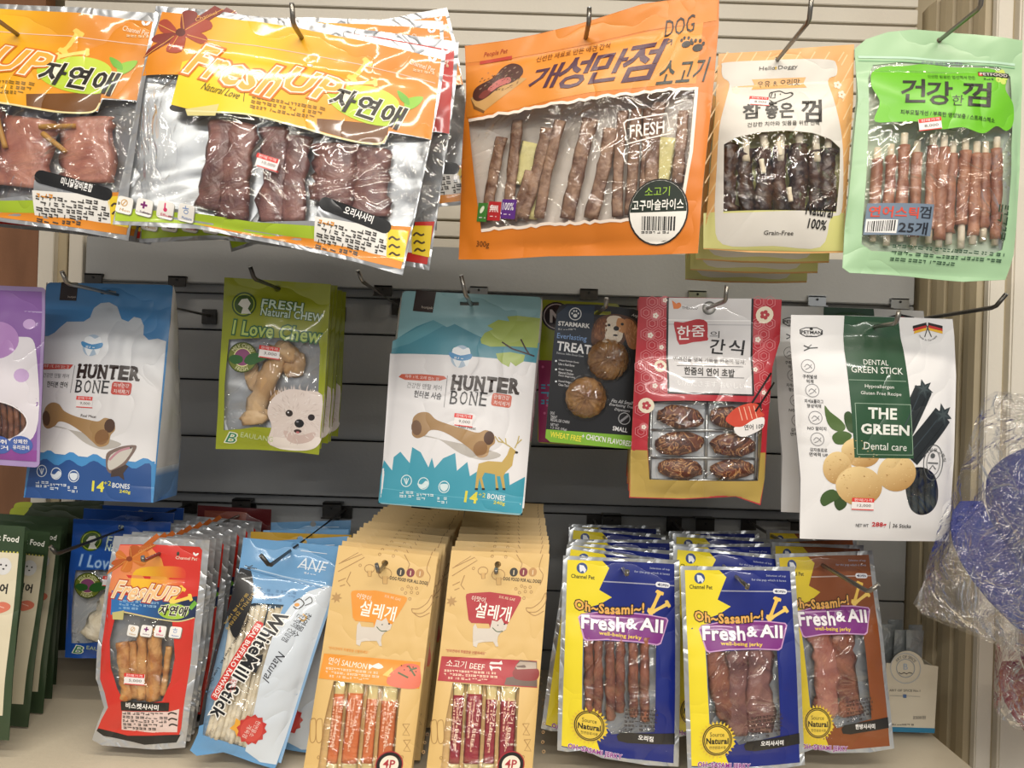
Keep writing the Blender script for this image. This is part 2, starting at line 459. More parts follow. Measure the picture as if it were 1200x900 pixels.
            at = me.attributes.new('Col', 'FLOAT_COLOR', 'POINT')
            at.data.foreach_set('color', [x for c in cols for x in (*c, 1)])
            me.polygons.foreach_set('material_index', mi)
            me.polygons.foreach_set('use_smooth', [True]*len(me.polygons))
            obs[part] = linkmesh(part, me, s.root, [M[k] for k in mats])
        s.obs = obs
        return s
def gusset(b, col, mat='softfilm', col2=None):
    """folded side walls and the base of a stand-up pouch"""
    N = 26
    for u0, sg, nm in ((1, 1, 'side_gusset'), (0, -1, 'side_gusset')):
        vs, fs, cs = [], [], []
        for i in range(N+1):
            v = i/N; a = b.at(u0, v, 1); c = b.at(u0, v, -1); ins = (b.P[0]-b.P[1]).normalized()*sg*min(.005, (c-a).length*.12)
            bl = (b.P[1]-b.P[0]).normalized()*sg*.35*b.gd*math.sin(PI*v)**.5*.35
            for k in range(7):
                t = k/6; p = a.lerp(c, t)+ins*(1-abs(2*t-1))+bl*math.sin(PI*t)
                p += b.n*0; p.x += .0015*noise.noise(Vector((v*9, t*4, b.seed+sg)))
                vs.append(p); cs.append(lin(col if not col2 or v < col2[0] else col2[1]))
        for i in range(N):
            for k in range(6): q = i*7+k; fs.append((q, q+1, q+8, q+7))
        me = bpy.data.meshes.new(nm); me.from_pydata(vs, [], fs)
        at = me.attributes.new('Col', 'FLOAT_COLOR', 'POINT'); at.data.foreach_set('color', [x for c in cs for x in (*c, 1)])
        me.polygons.foreach_set('use_smooth', [True]*len(fs)); linkmesh(nm, me, b.root, [M[mat], M['soft']])
        me.polygons.foreach_set('material_index', [1 if col2 and (i//6)/N >= col2[0]-.02 else 0 for i in range(len(fs))])
    vs = [b.at(k/8, 1, sd) for sd in (1, -1) for k in range(9)]
    me = bpy.data.meshes.new('base'); me.from_pydata(vs, [], [(k, k+1, k+10, k+9) for k in range(8)])
    at = me.attributes.new('Col', 'FLOAT_COLOR', 'POINT'); at.data.foreach_set('color', [x for _ in vs for x in (*lin((col2 or (0, col))[1]), 1)])
    linkmesh('bottom_fold', me, b.root, [M[b.mat]])
def stack(b, n, dx, dy, dz, label, group, keep=('pouch', 'print'), jit=.002, rz=0, name=None, start=(0, 0, 0), cat=None):
    """copies of a packet further back on the same hook"""
    out = []
    src = [b.obs[k] for k in b.obs if k in keep]
    for i in range(n):
        r = b.root.copy(); COL.objects.link(r)
        r.location = b.root.location+Vector((start[0]+dx*(i+1)+random.uniform(-jit, jit), start[1]+dy*(i+1), start[2]+dz*(i+1)+random.uniform(-jit, jit)*.6))
        r.rotation_euler = (random.uniform(-1, 1)*rz*.3, random.uniform(-1, 1)*rz, random.uniform(-1, 1)*rz*.6)
        r['label'] = label(i) if callable(label) else label
        r['group'] = group
        for c in src:
            d = c.copy(); COL.objects.link(d); d.parent = r
        out.append(r)
    return out
def circle(cx, cy, r, n=12, ry=None): return [(cx+r*math.cos(2*PI*k/n), cy+(ry or r)*math.sin(2*PI*k/n)) for k in range(n)]
def slot(cx, cy, w, h): return [(cx-w, cy-h), (cx-w*.3, cy-h), (cx-w*.2, cy-h*1.7), (cx+w*.2, cy-h*1.7), (cx+w*.3, cy-h), (cx+w, cy-h), (cx+w, cy+h), (cx-w, cy+h)]
def mix(a, b, t):
    a, b = lin(a), lin(b); return tuple(lerp(x, y, t) for x, y in zip(a, b))
# ================================================================ THE SETTING
WALL = 1.5
def zof(py, d): return CZ-(py-450)/F*d
def xof(px, d): return (px-600)/F*d
def paint(name, c, c2, rough=.5, sc=6, streak=True):
    m, nt, out = newmat(name)
    p = nt.nodes.new('ShaderNodeBsdfPrincipled'); nt.links.new(p.outputs[0], out.inputs[0]); p.inputs['Roughness'].default_value = rough
    tc = nt.nodes.new('ShaderNodeTexCoord'); mp = nt.nodes.new('ShaderNodeMapping'); mp.inputs['Scale'].default_value = (1, 1, .25 if streak else 1)
    nt.links.new(tc.outputs['Object'], mp.inputs[0])
    n = nt.nodes.new('ShaderNodeTexNoise'); n.inputs['Scale'].default_value = sc; n.inputs['Detail'].default_value = 6
    nt.links.new(mp.outputs[0], n.inputs['Vector'])
    r = nt.nodes.new('ShaderNodeValToRGB'); r.color_ramp.elements[0].position = .3; r.color_ramp.elements[1].position = .75
    r.color_ramp.elements[0].color = (*lin(c), 1); r.color_ramp.elements[1].color = (*lin(c2), 1)
    nt.links.new(n.outputs['Fac'], r.inputs[0]); nt.links.new(r.outputs[0], p.inputs['Base Color'])
    # a few small scuffs
    v = nt.nodes.new('ShaderNodeTexNoise'); v.inputs['Scale'].default_value = 160; v.inputs['Detail'].default_value = 2
    nt.links.new(tc.outputs['Object'], v.inputs['Vector'])
    b = nt.nodes.new('ShaderNodeBump'); b.inputs['Distance'].default_value = .0003; nt.links.new(v.outputs['Fac'], b.inputs['Height']); nt.links.new(b.outputs[0], p.inputs['Normal'])
    return m
cream = paint('cream_enamel', '#e2dccf', '#ebe6da', .45)
cream2 = paint('yellowed_cream_enamel', '#b7a98c', '#cabd9f', .5)
grey = paint('grey_enamel', '#9fa1a2', '#a9abac', .42)
greyd = paint('dark_grey_steel', '#3b3d3e', '#48494a', .4)
wood = paint('brown_wood_veneer', '#7a5236', '#96694a', .5, 14)
deckm = paint('beige_laminate', '#d3c8b2', '#dcd1bb', .38, 3, False)
wall = tag(empty('wall_back', (0, WALL, 1.3)), kind='structure')
def slat(y0, y1, x0, x1, dep, mat, th=.02, bev=.0015, name='slat', par=None):
    bm = bmesh.new(); z0, z1 = zof(y1, dep)-CZ, zof(y0, dep)-CZ
    box(bm, xof(x0, dep), xof(x1, dep), dep-WALL, dep-WALL+th, z0, z1, bev)
    return finish(name, bm, mat, par or wall)
# cream louvred slats behind the top row
y = -64.5
k = 0
while y < 288:
    slat(y, y+17.4, 62, 1062, 1.485, cream, .012, .001)
    slat(y+17.0, y+20.6, 62, 1062, 1.498, greyd if False else cream2, .006, 0, 'slat_groove')
    y += 20.4; k += 1
# grey panels of the lower part, dark joints, proud rails
bm = bmesh.new(); box(bm, -1.0, .78, .03, .05, -.56, .40); finish('back_board', bm, greyd, wall)
for y0, y1, dep in ((292, 343, 1.455), (344.5, 353.5, 1.475), (355.5, 396.5, 1.487), (398.5, 455, 1.487), (457, 521.5, 1.487), (524, 588, 1.455),
                    (589.5, 599, 1.475), (601, 690, 1.487), (692, 760, 1.487), (762, 800, 1.487)):
    slat(y0, y1, 96, 1068, dep, grey, .018)
# left upright: cream frame, ribbed post and the wood cabinet side beyond it
post = tag(empty('trim_1', (xof(68, 1.47), 1.47, 1.3)), kind='structure')
for x0, x1, dd, mm in ((40, 58, 1.46, cream), (60, 74, 1.475, cream2), (76, 92, 1.465, cream)):
    bm = bmesh.new(); box(bm, xof(x0, dd)-xof(68, 1.47), xof(x1, dd)-xof(68, 1.47), dd-1.47, dd-1.47+.03, -.60, .66, .001)
    finish('upright_rib', bm, mm, post)
bm = bmesh.new(); box(bm, xof(62, 1.46), xof(1066, 1.46), 1.462, 1.49, zof(-66, 1.46), zof(-90, 1.46), .002); tag(finish('trim_2', bm, cream), kind='structure')
bm = bmesh.new(); box(bm, -1.9, xof(40, 1.47), 1.47, 1.5, 0, 2.4); tag(finish('wall_left', bm, wood), kind='structure')
bm = bmesh.new(); box(bm, -1.9, 1.9, 1.56, 1.60, 0, 2.7); tag(finish('wall_rear', bm, cream2), kind='structure')
# right side: corrugated end panel running towards the viewer, then a cream post
rw = tag(empty('wall_right', (.755, 1.4, 1.3)), kind='structure')
XR = .755
dps = [1.50, 1.437, 1.385, 1.335, 1.29]
for i, (a, b) in enumerate(zip(dps, dps[1:])):
    bm = bmesh.new()
    vs = []
    for z in (-.60, .72):
        for dx, dy in ((0, a-.001), (-.007, a-.006), (-.009, (a+b)/2), (-.007, b+.006), (.0, b+.003), (.02, b+.003), (.02, a-.001)):
            vs.append(bm.verts.new((dx+(1.5-a)*0.02, dy-1.4, z)))
    for k in range(7): bm.faces.new((vs[k], vs[(k+1) % 7], vs[(k+1) % 7+7], vs[k+7]))
    bm.faces.new(vs[:7][::-1]); bm.faces.new(vs[7:])
    finish('corrugated_board', bm, cream2, rw)
bm = bmesh.new(); box(bm, XR+.004, .785, 1.275, 1.29, .70, 2.02, .002); tag(finish('trim_3', bm, cream), kind='structure')
bm = bmesh.new(); box(bm, .792, 1.25, 1.268, 1.29, .70, 2.02, .003); tag(finish('trim_4', bm, cream), kind='structure')
bm = bmesh.new(); box(bm, .77, .80, 1.285, 1.50, .70, 2.02); tag(finish('trim_5', bm, cream2), kind='structure')
# base deck
bm = bmesh.new(); box(bm, -1.5, .68, .93, 1.485, .735, .77, .003); tag(finish('shelf_deck', bm, deckm), kind='structure')
bm = bmesh.new(); box(bm, -1.5, .68, .955, 1.48, .02, .735); tag(finish('deck_plinth', bm, cream2), kind='structure')
bm = bmesh.new(); box(bm, -3, 3, -4, 1.6, -.02, 0); tag(finish('floor', bm, paint('floor_tiles', '#8d8478', '#a39a8c', .35, 3, False)), kind='structure')
bm = bmesh.new(); box(bm, -3, 3, -4, 1.6, 2.7, 2.72); tag(finish('ceiling', bm, cream), kind='structure')
# zinc bracket clips in the two slots
def clip(px, py, w, h, dark=False, place=''):
    d = 1.45; o = wpt(px, py, d)
    r = tag(empty('rail_clip', o), place, 'clip', 'clips in the rail slots')
    w, h = w/F*d, h/F*d
    bm = bmesh.new(); box(bm, -w/2, w/2, -.003, .0, -h*.45, h*.5, .0008); box(bm, -w/2, w/2, -.003, .020, h*.5-.003, h*.5, 0)
    box(bm, -w/2, w/2, -.012, -.003, -h*.5, -h*.43)
    finish('plate', bm, M['darksteel'] if dark else M['zinc'], r)
    bm = bmesh.new(); tube(bm, [Vector((0, -.0046, h*.15)), Vector((0, -.003, h*.15))], .0022, 10); finish('screw', bm, M['blackpart'], r)
P1 = ' in the upper rail slot'; P2 = ' in the lower rail slot'
for px, py, dk, lb in ((110, 327, 1, 'steel clip above the blue bone pouch, upper rail slot, farthest left'), (208, 330, 1, 'steel clip right of the blue bone pouch in the upper rail slot'),
                       (449, 341, 1, 'dark steel clip beside the teal bone pouch in the upper rail slot'), (561, 342, 0, 'steel clip behind the top edge of the teal bone pouch'),
                       (690, 345, 1, 'steel clip above the black blister card'), (817, 347, 0, 'bright steel clip above the red and white pouch'),
                       (957, 353, 0, 'bright zinc clip above the left half of the white potato pouch'), (1054, 356, 0, 'bright zinc clip at the right end of the upper rail slot')):
    clip(px, py, 21, 13, dk, lb)
for px, py, lb in ((283, 594, 'steel clip above the red packets in the lower rail slot'), (389, 598, 'steel clip above the light blue packets in the lower rail slot'),
                   (493, 600, 'steel clip above the salmon packets in the lower rail slot'), (597, 606, 'steel clip above the beef packets in the lower rail slot'),
                   (717, 612, 'steel clip above the left blue and yellow packets'), (826, 616, 'steel clip above the middle blue and yellow packets'),
                   (937, 620, 'steel clip above the brown packets in the lower rail slot')):
    clip(px, py, 22, 18, True, lb)
# peg hooks
def hook(px, py, d, dfront, label, tip=.018, r=.0028, drop=0, lean=.5, dark=False, tx=0):
    _p = wpt(px, py, d); X, Z = _p.x, _p.z
    root = tag(empty('peg_hook', (X, 1.484, Z-drop)), label, 'hook')
    L = dfront-1.484
    bm = bmesh.new()
    a = Vector((0, 0, 0)); b = Vector((0, L, drop*1.0*(abs(L)/(1.484-d)) if drop else 0))
    tube(bm, [a, b+Vector((0, .004, 0)), b+Vector((tx*.2, -.002, .002)), b+Vector((tx, -tip*lean, tip))], r, 10)
    finish('rod', bm, M['darksteel'] if dark else M['steel'], root, True)
    bm = bmesh.new(); e = b+Vector((tx, -tip*lean, tip)); dr = Vector((tx*.8, -tip*lean, tip)).normalized()
    tube(bm, [e, e+dr*.0012], r*.95, 10); finish('cut_end', bm, M['zinc'], root)
    bm = bmesh.new(); box(bm, -.014, .014, -.004, 0, -.016, .012, .001); finish('mounting_plate', bm, M['darksteel'], root)
# ================================================================ TOP ROW
M['sachet'] = plainmat('cream_paper_sachet', '#d8cf8a', .6, bump=(60, .002), c2='#e3dba0')
M['innerfoil'] = M['foil']
def bow(b, cx, cy, k, cols=('#7d2418', '#a23a22', '#5e1a12'), ribbon='Channel'):
    c0, c1, c2 = cols
    P = lambda pts: [(cx+x*k, cy+y*k) for x, y in pts]
    b.Pg(P([(-44, 33), (-38, 22), (-10, 2), (-4, 8)]), c0, 2.0)
    b.Pg(P([(2, -4), (40, -30), (52, -24), (10, 4)]), c0, 2.0)
    b.Pg(P([(-4, 0), (-16, -14), (-26, -10), (-24, 0), (-12, 4)]), c1, 2.3, True, k=3)
    b.Pg(P([(-4, 2), (-28, 4), (-34, 12), (-20, 14), (-4, 8)]), c0, 2.5, True, k=3)
    b.Pg(P([(0, -2), (2, -22), (14, -24), (20, -18), (8, 0)]), c0, 2.4, True, k=3)
    b.Pg(P([(4, 0), (20, -12), (34, -12), (36, -2), (10, 6)]), c1, 2.6, True, k=3)
    b.Pg(P([(4, 4), (22, 2), (32, 10), (24, 16), (8, 8)]), c1, 2.7, True, k=3)
    b.Pg(P([(-4, 4), (6, 4), (2, 26), (-16, 25), (-12, 12)]), c1, 2.8, True, k=3)
    b.El(cx, cy+2*k, 6*k, 5*k, c2, 3.0, n=12)
    for pts in ([(-42, 31), (-8, 6)], [(6, -1), (50, -26)], [(-13, 23), (-3, 6)], [(2, -20), (4, -2)], [(32, 12), (8, 5)], [(-26, -8), (-6, 2)]):
        b.Ln(P(pts), .9*k, '#d99a4a', 3.1)
    b.T(ribbon, cx+30*k, cy-17*k, 26*k, 4.5*k, '#e2a65c', 3.3, rot=-30)
def icons(b, pts, sz, lay=5, names=('Non', 'Safety', 'Effect', 'Moisture')):
    for i, (x, y) in enumerate(pts):
        b.Rc(x+.8, y+.8, sz, sz, '#8a8a80', lay, 4, sz*.16); b.Rc(x, y, sz, sz, '#f4f2ee', lay+.3, 4, sz*.16)
        if i == 0: b.Ring(x, y-sz*.14, sz*.22, sz*.22, sz*.06, '#d2a868', lay+.6, n=14); b.Ln([(x-sz*.15, y), (x+sz*.15, y-sz*.28)], sz*.06, '#d2a868', lay+.6)
        if i == 1: b.Rc(x, y-sz*.14, sz*.42, sz*.13, '#7b1f6e', lay+.6, 4); b.Rc(x, y-sz*.14, sz*.13, sz*.42, '#7b1f6e', lay+.8, 4)
        if i == 2: b.El(x, y-sz*.02, sz*.12, sz*.12, '#d6336b', lay+.6, n=10); b.Rc(x, y-sz*.22, sz*.09, sz*.4, '#d6336b', lay+.6)
        if i == 3: b.Ring(x, y-sz*.06, sz*.15, sz*.13, sz*.04, '#5a86c8', lay+.6, n=12); b.Rc(x, y-sz*.25, sz*.4, sz*.05, '#5a86c8', lay+.6); b.Rc(x, y-sz*.32, sz*.05, sz*.16, '#5a86c8', lay+.8)
        b.T(names[i], x, y+sz*.3, sz*.62, sz*.16, ('#c89a50', '#5a2a5a', '#d6336b', '#4a78c0')[i], lay+.9, 4)
def bonep(cx, cy, L, r, ang):
    a = math.radians(ang); c, s_ = math.cos(a), math.sin(a)
    pts = [(-L, -r*.5), (-L-r*.2, -r*1.1), (-L-r*1.1, -r*1.0), (-L-r*1.1, -r*.1), (-L-r*1.1, r*.9), (-L-r*.2, r*1.1), (-L, r*.5),
           (L, r*.5), (L+r*.2, r*1.1), (L+r*1.1, r), (L+r*1.1, r*.1), (L+r*1.1, -r*.9), (L+r*.2, -r*1.1), (L, -r*.5)]
    return [(cx+x*c-y*s_, cy+x*s_+y*c) for x, y in pts]
def freshup(b, pill, pal, light=False):
    ora, yel, ban, fold = pal
    b.base('#b9bcc0', [(183, 7), (250, 12), (350, 28), (440, 44), (523, 60), (516, 110), (500, 190), (472, 323), (420, 308), (330, 288), (230, 268), (132, 263), (150, 175), (168, 80)],
           holes=[circle(354, 45, 6.5)], mat='seal')
    # printed film inside the foil seam
    hd = [(189, 13), (300, 24), (430, 48), (518, 68), (512, 110), (505, 164), (457, 158)]
    win = [(172, 90), (213, 92), (205, 128), (222, 133), (262, 138), (300, 142), (350, 155), (400, 169), (452, 174), (458, 160), (504, 165), (482, 268),
           (460, 266), (376, 246), (372, 262), (300, 262), (235, 253), (150, 244)]
    b.window(win)
    b.Pg([(190, 14), (300, 25), (300, 142), (262, 138), (222, 133), (205, 128), (213, 92), (167, 90)], ('g', ora, yel, 200, 60, 285, 80), 1)
    b.Pg([(300, 25), (430, 49), (517, 70), (505, 165), (457, 158), (452, 173), (400, 168), (350, 154), (300, 142)], ('g', yel, ora, 310, 70, 440, 95), 1)
    b.Pg([(216, 76), (235, 70), (262, 76), (300, 92), (300, 141), (262, 138), (222, 133), (205, 128)], ban, 1.5)
    b.Pg([(375, 146), (457, 152), (454, 168), (447, 173), (420, 172), (375, 160)], fold, 1.6)
    b.Pg([(204, 130), (222, 118), (222, 136), (208, 136)], '#171410', 1.4, True)
    b.Pg([(222, 134), (262, 129), (258, 143), (225, 142)], '#d9cf8a', 1.7)
    b.Ln([(224, 136), (262, 139), (300, 142), (350, 154.5), (400, 168.5), (430, 173.5), (448, 173), (455, 164)], 2.0, '#e9dfa8', 2, True)
    b.Ln([(196, 42), (300, 54), (420, 76), (510, 98)], .9, mix(ora, '#ffffff', .45), 2)
    # foot
    b.Pg([(136, 244), (235, 252), (300, 262), (372, 268), (372, 284), (300, 276), (220, 262), (135, 259)], '#a6c22c', 1)
    b.Pg([(230, 262), (300, 274), (372, 282), (455, 266), (482, 267), (470, 316), (400, 299), (320, 281), (250, 268)], ora, 1.3)
    b.Pg([(372, 257), (455, 270), (453, 301), (369, 284)], '#efeeea', 2.5)
    b.Pg([(453, 270), (479, 272), (473, 308), (453, 302)], '#f0d12a', 2.5)
    for i in range(3):
        y = 280+i*9; b.Ln([(456, y+2), (460, y-1), (465, y+2), (469, y+1)], 2.2, '#4a3a22', 3, True)
    b.Rc(418, 255.5, 86, 15, '#111111', 3.4, 10, 7)
    b.T(pill, 422, 255, 34, 9, '#ffffff', 4.2, 9, bold=.02)
    if not light:
        b.fine(411, 284, 78, 5, 6.2, 4.6, '#3a3632', 4, 9.5, 3)
        b.fine(395, 266, 38, 1, 5, 4.6, '#e2952a', 4, 9.5, 4)
        b.fine(340, 133, 84, 3, 6, 4, '#8a6a20', 3, 10, 9)
        b.T('Natural Love', 264, 113, 46, 9, '#4a4a1c', 3, 7, sh=.35)
        b.Ln([(291, 111), (290, 126)], .8, '#5a5a20', 3)
    b.Pg(bonep(422, 84, 10, 6, -50), '#f7cf62', 2.0, True, k=2); b.Pg(bonep(424, 100, 13, 5, -5), '#f9d97a', 2.2, True, k=2)
    b.El(430, 129, 46, 20, '#b3cf2f', 2.6, 9); b.El(440, 118, 30, 12, '#c2d84a', 2.9, 9)
    b.Pg([(474, 125), (480, 117), (496, 115), (490, 126), (478, 132)], '#8cc437', 2.9, True, k=3); b.Pg([(466, 108), (478, 116), (480, 126), (470, 120)], '#6cb238', 3.0, True, k=3)
    b.T('Fresh', 281, 88, 106, 38, '#f2a93e', 3.5, 8, bold=.018, sh=.3, ol=((.08, '#d8731c'), (.036, '#f9f0da')))
    b.T('UP', 369, 104, 60, 30, '#f2a93e', 3.5, 8, bold=.018, sh=.3, ol=((.08, '#d8731c'), (.036, '#f9f0da')))
    b.T('자연애', 432, 131, 84, 27, '#15120e', 4, 8, bold=.03, sh=.15, ol=((.04, '#f4f2dc'),))
    b.T('Channel Pet', 495, 78, 31, 6, '#f8ecd8', 3, 10); b.fine(497, 85, 26, 1, 3, 2.6, '#f0d8b0', 3, 10, 2)
    b.El(504, 70, 3.4, 1.8, '#ffffff', 3, 50, 8); b.El(509, 71, 3.4, 1.8, '#ffffff', 3, -40, 8)
    bow(b, 212, 37, 1.0)
    icons(b, [(147, 241.5), (170.5, 244.5), (195, 247.5), (219.5, 251)], 19)
ORA = ('#db881c', '#fcc31a', '#f5cf1e', '#6f4312')
A2 = Bag('treat_pouch', 'front orange and yellow jerky pouch with a ribbon bow and purple-brown strips in its window', 'pouch',
         [(185, 8), (522, 62), (472, 322), (133, 262)], (.90, .90, .885, .885), .016, .008, ref=None, body=(.16, .93), wr=.0022, seed=3, wf=15,
         mat='gloss', back='#aeb2b6', backmat='foil', group='orange and yellow pouches on the centre left hook')
freshup(A2, '오리사사미', ORA)
A2.sticker(318, 197, 26, 15, '10,000', 8, 6)
A2.build()
for i, (a, c, w) in enumerate((((262, 145), (243, 246), 30), ((288, 148), (272, 258), 36), ((322, 152), (318, 262), 32), ((352, 162), (346, 262), 30), ((394, 172), (388, 240), 52), ((438, 176), (434, 256), 46))):
    m = ((a[0]+c[0])/2+(-1)**i*3, (a[1]+c[1])/2)
    A2.stick('jerky_strip', [a, m, c], w, 'duck', .22, .35, .55, 12, i)
def place(b, px, py, d, roll, label, group, keep=('pouch', 'print'), name=None, pitch=0, yaw=0, all_parts=False):
    r = b.root.copy(); COL.objects.link(r); r.location = wpt(px, py, d); r.rotation_euler = (math.radians(pitch), math.radians(roll), math.radians(yaw))
    r['label'] = label; r['group'] = group
    for k, c in ([(c.name, c) for c in b.root.children] if all_parts else [(k, b.obs[k]) for k in b.obs if k in keep]):
        q = c.copy(); COL.objects.link(q); q.parent = r
    return r
REDP = ('#c2261c', '#d63a22', '#d0342a', '#5a1510')
A2r = Bag('treat_pouch', 'red pouch peeking out right behind the front orange and yellow pouch', 'pouch',
          [(200, 14), (537, 52), (503, 316), (164, 283)], .945, .014, .006, ref=A2, body=(.16, .93), wr=.002, seed=5, back='#aeb2b6', backmat='foil')
freshup(A2r, '닭사사미', REDP, True); A2r.build()
g = 'orange and yellow pouches on the centre left hook'
place(A2, 362, 27, .98, -9, 'orange pouch standing upright behind the red one, its right edge showing', g, ('pouch', 'print', 'window_film'))
place(A2, 378, 42, 1.03, -21, 'tilted orange pouch behind, its top right corner rising highest above the front pouch', g, ('pouch', 'print', 'window_film'))
place(A2, 384, 58, 1.09, -4, 'orange pouch farther back on the centre left hook, seen only at its bottom edge', g)
place(A2r, 372, 62, 1.15, -2, 'rearmost red pouch on the centre left hook, only its lower edge showing', g)
A1 = Bag('treat_pouch', 'orange and yellow jerky pouch cut off by the left edge, pink meat in its window', 'pouch',
         [(-160, 6), (186, 17), (150, 281), (-200, 252)], (.94, .93, .92, .93), .016, .008, ref=A2, body=(.16, .93), wr=.0022, seed=8, wf=15,
         mat='gloss', back='#aeb2b6', backmat='foil', group='orange and yellow pouches on the far left hook')
freshup(A1, '미니닭갈비혼합', ORA); A1.build()
for i, (a, c, w) in enumerate((((250, 150), (236, 250), 56), ((310, 150), (300, 262), 60), ((372, 170), (356, 250), 62), ((435, 176), (430, 252), 62))):
    A1.stick('jerky_slab', [a, ((a[0]+c[0])/2, (a[1]+c[1])/2), c], w, 'pinkm', .16, .2, .5, 12, i+20)
for i, (a, c) in enumerate((((385, 184), (425, 187)), ((388, 192), (412, 216)), ((338, 168), (345, 205)))):
    A1.stick('cartilage_stick', [a, c], 6, 'yell', 1, .2, .8, 6, i+30)
g = 'orange and yellow pouches on the far left hook'
place(A1, 32, 24, .985, 1, 'orange pouch right behind the far left pouch, its foil bottom edge showing', g, ('pouch', 'print', 'window_film'))
place(A1, 22, 36, 1.04, -2, 'orange pouch deeper on the far left hook, mostly hidden', g)
Ar = place(A2r, 52, 45, 1.09, -2, 'dark red pouch lowest behind the far left orange pouch', 'red pouches on the far left hook')

# ---- large orange bag of sliced sticks
A3 = Bag('treat_bag', 'large orange bag of brown meat slices with a round black and white price label', 'bag',
         [(545, 52), (843, -6), (818, 297), (537, 303)], (.99, .885, .885, .99), .020, .010, body=(.12, .95), wr=.0025, seed=11, wf=11,
         mat='soft', back='#cdc4ba', backmat='soft')
A3.base('#d67a20', [(545, 54), (600, 46), (680, 28), (760, 4), (843, -8), (842, 30), (834, 120), (824, 220), (818, 297), (740, 299), (650, 300), (590, 304), (537, 304), (541, 200), (548, 120)], holes=[circle(687, 41, 5)])
A3.Pg([(546, 55), (600, 47), (680, 29), (760, 5), (842, -7), (840, 24), (760, 36), (680, 54), (600, 68), (547, 74)], '#e0892f', 1)
A3.Pg([(548, 78), (600, 70), (680, 56), (760, 38), (826, 26), (818, 100), (700, 114), (600, 134), (550, 140)], ('g', '#da8428', '#e29232', 560, 110, 700, 60), 1)
random.seed(5)
top = [(553+i*6.6, 143-i*.96+random.uniform(-1.6, 1.6)) for i in range(41)]
bot = [(800-i*5.8, 256+i*.35+random.uniform(-1.3, 1.3)) for i in range(41)]
win = top+[(813, 180), (806, 220)]+bot+[(560, 205)]
A3.window(win, mat='softfilm')
A3.Ln(top+[(819, 104), (813, 180), (806, 220), (800, 256)]+bot, 3.4, '#f3e6da', 2)
def brush(b, ch, x0, y0, x1, y1, col, rot=0, bold=.03, sh=.15, lay=3): b.T(ch, (x0+x1)/2, (y0+y1)/2, x1-x0, y1-y0, col, lay, rot, bold=bold, sh=sh)
for ch, bx in (('개', (633, 78, 666, 108)), ('성', (667, 67, 701, 107)), ('만', (705, 62, 742, 99)), ('점', (741, 52, 779, 97))):
    brush(A3, ch, *bx, '#451036', 0, .018, .35)
for ch, bx in (('소', (780, 75, 797, 101)), ('고', (800, 76, 814, 98)), ('기', (817, 70, 830, 96))): brush(A3, ch, *bx, '#1a2212', 0, .012, .2)
A3.T('DOG', 801, 30, 31, 19, '#2a1a10', 3, -4, sh=.1); A3.Ln([(782, 57), (793, 48)], 1.2, '#2a1a10', 3); A3.Ln([(786, 48), (793, 47), (792, 54)], 1.1, '#2a1a10', 3)
for x, y, r in ((808, 52, 1), (820, 56, 1.1)):
    A3.El(x, y+1, 5*r, 4*r, '#1c100c', 3, n=12)
    for dx, dy in ((-5, -4), (-2, -7), (2.4, -7), (5.4, -4)): A3.El(x+dx*r, y+dy*r, 1.5*r, 2.1*r, '#1c100c', 3, n=8)
A3.T('신선한 재료로 만든 애견 간식', 680, 61, 86, 8.5, '#6a2a14', 3, -1)
A3.T('People Pet', 585, 62, 29, 7.5, '#b03a20', 3, 0, sh=.25); A3.Rc(585, 70, 40, 4.2, '#c03a24', 3)
A3.Pg([(555, 117), (599, 89), (627, 94), (575, 133), (562, 127)], '#c69a5e', 2); A3.Pg([(555, 117), (562, 127), (575, 133), (574, 136), (560, 130)], '#7a5228', 2.2)
A3.Pg([(558, 116), (562, 104), (584, 92), (594, 80), (606, 74), (618, 78), (621, 88), (610, 98), (594, 104), (578, 116), (566, 121)], '#4a231c', 2.6, True)
A3.fur(592, 96, 26, 13, ['#7a5a4c', '#2c1512', '#9a7a66', '#3c1d18', '#5a5a30'], 90, 3.4, .8, 3.1, -30)
A3.Pg([(578, 106), (590, 96), (604, 92), (606, 98), (592, 104), (582, 110)], '#c26a66', 3, True); A3.Pg([(566, 116), (574, 108), (582, 110), (574, 118)], '#7a322a', 3, True)
for x, y in ((598, 80), (604, 84), (610, 80), (614, 86), (600, 90), (590, 88), (568, 106), (574, 102)): A3.El(x, y, 2, 1.1, '#8d7262', 3.5, -30, 6)
A3.T('FRESH', 767, 156, 37, 14, '#f4efe8', 4, -3, bold=.01)
A3.Ln([(745, 146), (788, 137), (792, 160), (746, 173), (742, 150), (745, 146)], 1.6, '#f4efe8', 4)
for x, y, w, c, t in ((570.5, 250, 13, '#3f7a32', '♠'), (586.5, 249, 17, '#b3272b', '無'), (605, 247, 19, '#5a2a82', '100%')):
    A3.Rc(x, y, w, 23, c, 3, 7)
    if t != '♠': A3.T(t, x, y-3, w*.75, 9, '#ffffff', 4, 7)
    else: A3.El(x, y-3, 2.4, 5, '#dfe8d0', 4, 30, 10)
    A3.fine(x, y+7, w*.7, 1, 3, 3, '#f0e8e8', 4, 5, 5)
A3.T('300g', 569, 287, 17, 9, '#4a2a10', 3, 5, sh=.1)
A3.El(777, 250, 33, 35.5, '#17140f', 4, part='round_label', mat='paper'); A3.El(777, 250, 31.3, 33.8, '#f1efe9', 4.4, part='round_label', mat='paper')
A3.add('round_label', [A3.loc(777, 250, [(31.0*math.cos(math.radians(a)), 33.5*math.sin(math.radians(a))) for a in range(180, 361, 9)])], '#16261a', 4.8, 'paper')
